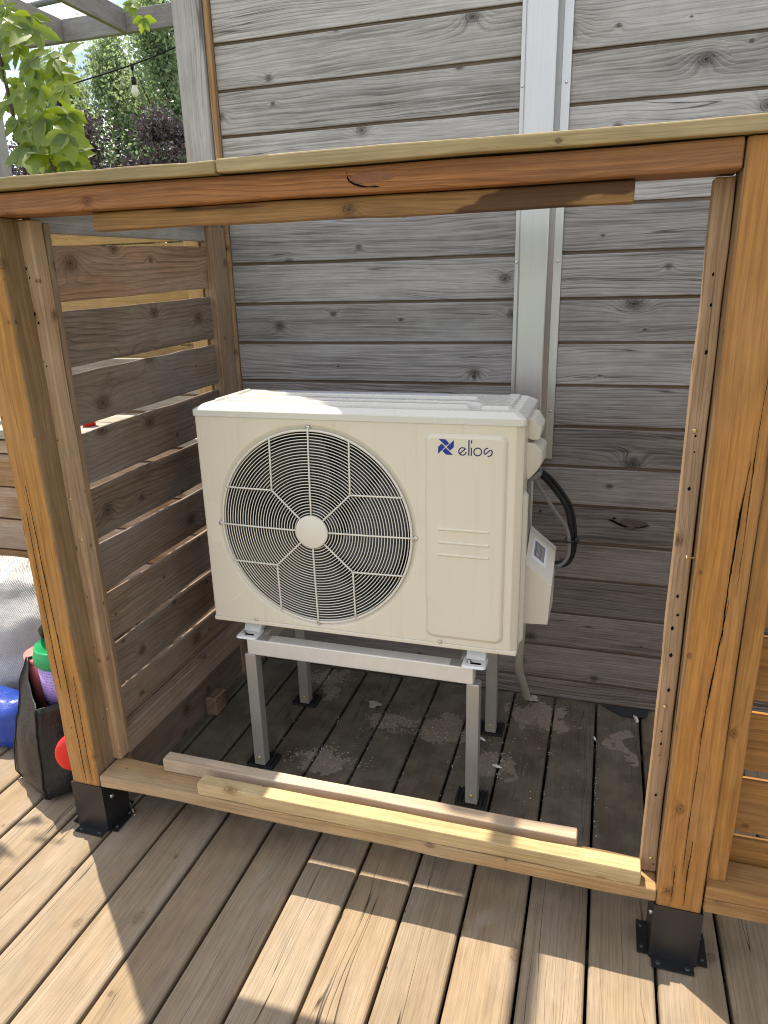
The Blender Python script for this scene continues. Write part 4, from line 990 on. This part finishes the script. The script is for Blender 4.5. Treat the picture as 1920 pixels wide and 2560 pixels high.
def leaflet(base, direction, up, size):
    global nleaf
    o = bpy.data.objects.new('leaf', LM[rr.randrange(4)]); link(o, vn)
    dv_ = Vector(direction).normalized(); z = (Vector(up)-dv_*Vector(up).dot(dv_)).normalized(); y = z.cross(dv_)
    mt = Matrix(((dv_.x, y.x, z.x), (dv_.y, y.y, z.y), (dv_.z, y.z, z.z))).to_4x4()
    o.matrix_basis = Matrix.Translation(Vector(base)-abspos(vn)) @ mt @ Matrix.Scale(size, 4); nleaf += 1
def cluster(c, size, k=5):
    hang = Vector((rr.uniform(-.5, .5), rr.uniform(-.9, -.1), -1)).normalized()
    side = hang.cross(Vector((rr.uniform(-.4, .4), -1, rr.uniform(0, .7)))).normalized()
    up = side.cross(hang).normalized()
    if up.y > 0: up = -up
    for i in range(k):
        a = R_((i-(k-1)/2)*46+rr.uniform(-10, 10)); dirn = hang*math.cos(a)+side*math.sin(a)+up*rr.uniform(-.15, .25)
        leaflet(c, dirn, up+Vector((rr.uniform(-.25, .25),)*3), size*(1-.12*abs(i-(k-1)/2))*rr.uniform(.85, 1.1))
spots = []
for i in range(66):
    z = rr.uniform(1.86, 2.54); y = rr.uniform(.70, 1.10); xe = .5-.80*(y+1.337)+(.05 if 1.85 < z < 2.2 else -.03)
    spots.append((xe-abs(rr.gauss(0, .5))*.24-.01, y, z))
for p in spots: cluster(p, rr.uniform(.070, .110))
cluster((-1.255, .80, 1.835), .055, 3)
for p in ((-1.62, .52, 2.12), (-1.70, .45, 2.05), (-1.52, .60, 2.2), (-1.75, .60, 2.25)): cluster(p, .10, 4)
for p in ((-2.28, 2.9, 3.06), (-2.22, 2.9, 2.98)): cluster(p, .09, 4)
tube('stem', catmull([(-1.66, 1.05, .93), (-1.60, 1.0, 1.45), (-1.52, .95, 1.9), (-1.58, .95, 2.5), (-1.66, .9, 3.0), (-2.0, 1.6, 3.1), (-2.28, 2.9, 3.12)], 8), .006, 'vinestem', vn, 6)
tube('stem', catmull([(-1.52, .95, 1.9), (-1.42, .90, 1.97), (-1.34, .85, 1.93), (-1.262, .80, 1.838), (-1.22, .79, 1.70)], 6), .0032, 'vinestem', vn, 6)
tube('stem', catmull([(-1.60, 1.0, 1.45), (-1.72, .9, 1.9), (-1.64, .82, 2.3), (-1.7, .6, 2.3), (-1.65, .5, 2.1)], 6), .004, 'vinestem', vn, 6)
vp = board('post', (-1.86, 1.08, .935), (-1.77, 1.17, 3.12), 'z', 'gpost', pg, .005)

# ------------------------------------------------------------------ trees
def tree(name, base, H, wid, nclump, nleaf, ls, mat, label, cat, seed, spiky=True, z0f=.18, group=None):
    rr = random.Random(seed); base = Vector(base)
    t = empty(name, base, label, cat, group)
    pts = [base, base+Vector((.05, 0, H*.3)), base+Vector((-.06, .05, H*.6)), base+Vector((.02, 0, H*.93))]
    r0 = H*.018
    tube('trunk', catmull(pts, 6), [r0*(1-.9*i/18) for i in range(19)], 'bark', t, 8)
    V = []; F = []; cl = []
    for i in range(nclump):
        f = rr.random()**.8; z = z0f+(1-z0f)*f
        rad = wid*(math.sin(math.pi*min(1, (z-z0f)/(1-z0f)*.82+.16))**.7)*rr.uniform(.25, 1.0); a = rr.uniform(0, 2*math.pi)
        c = base+Vector((rad*math.cos(a), rad*math.sin(a), z*H)); cl.append((c, rr.uniform(.6, 1.25)*wid*.24, rr.uniform(1.2, 2.6) if spiky else rr.uniform(.6, 1)))
        if i % 4 == 0:
            st_ = base+Vector((0, 0, max(.1, z*H-rad*1.3-.2)))
            tube('limb', catmull([st_, (st_+c)/2+Vector((0, 0, -.08*rad)), c], 5), [r0*.38*(1-.8*k/10) for k in range(11)], 'bark', t, 5)
    for i in range(nleaf):
        c, s, e = cl[rr.randrange(len(cl))]
        p = c+Vector((rr.gauss(0, .55)*s, rr.gauss(0, .55)*s, rr.gauss(0, .55)*s*e))-base
        u = Vector((rr.gauss(0, 1), rr.gauss(0, 1), rr.gauss(0, 1)-.3)).normalized(); v = u.cross(Vector((rr.gauss(0, 1), rr.gauss(0, 1), rr.gauss(0, 1)))).normalized()
        q = ls*rr.uniform(.6, 1.25); b = len(V)
        V += [p, p+u*q*.5+v*q*.36, p+u*q, p+u*q*.5-v*q*.36]; F.append((b, b+1, b+2, b+3))
    mesh('crown', V, F, mat, t, base)
    return t
GZ = -.32
tree('poplar_tree', (-7.00, 9.2, GZ), 5.25, .85, 80, 26000, .062, 'poplar', 'green poplar with a spiky top, nearest left of the hanging bulb', 'tree', 1)
tree('poplar_tree', (-5.80, 9.0, GZ), 5.75, .90, 90, 28000, .062, 'poplar', 'tall green poplar just left of the grey corner post', 'tree', 2)
tree('poplar_tree', (-8.25, 9.6, GZ), 5.05, .95, 80, 24000, .062, 'poplar', 'lower green poplar rising behind the vine leaves', 'tree', 3)
tree('poplar_tree', (-6.65, 10.6, GZ), 5.3, 1.3, 110, 34000, .068, 'poplar', 'shaded green poplar filling the gap behind the front row', 'tree', 4)
tree('plum_tree', (-5.75, 6.9, GZ), 3.75, .95, 60, 15000, .050, 'plum', 'dark purple-leaved plum bush between vine and string light', 'shrub', 5, False, .1)
tree('plum_tree', (-4.55, 6.7, GZ), 3.75, .85, 60, 14000, .050, 'plum', 'dark purple-leaved plum bush next to the grey corner post', 'shrub', 6, False, .1)
tree('plum_tree', (-6.75, 7.2, GZ), 3.7, .95, 50, 9000, .055, 'plum', 'dark purple-leaved plum bush mostly hidden behind the vine', 'shrub', 8, False, .1)
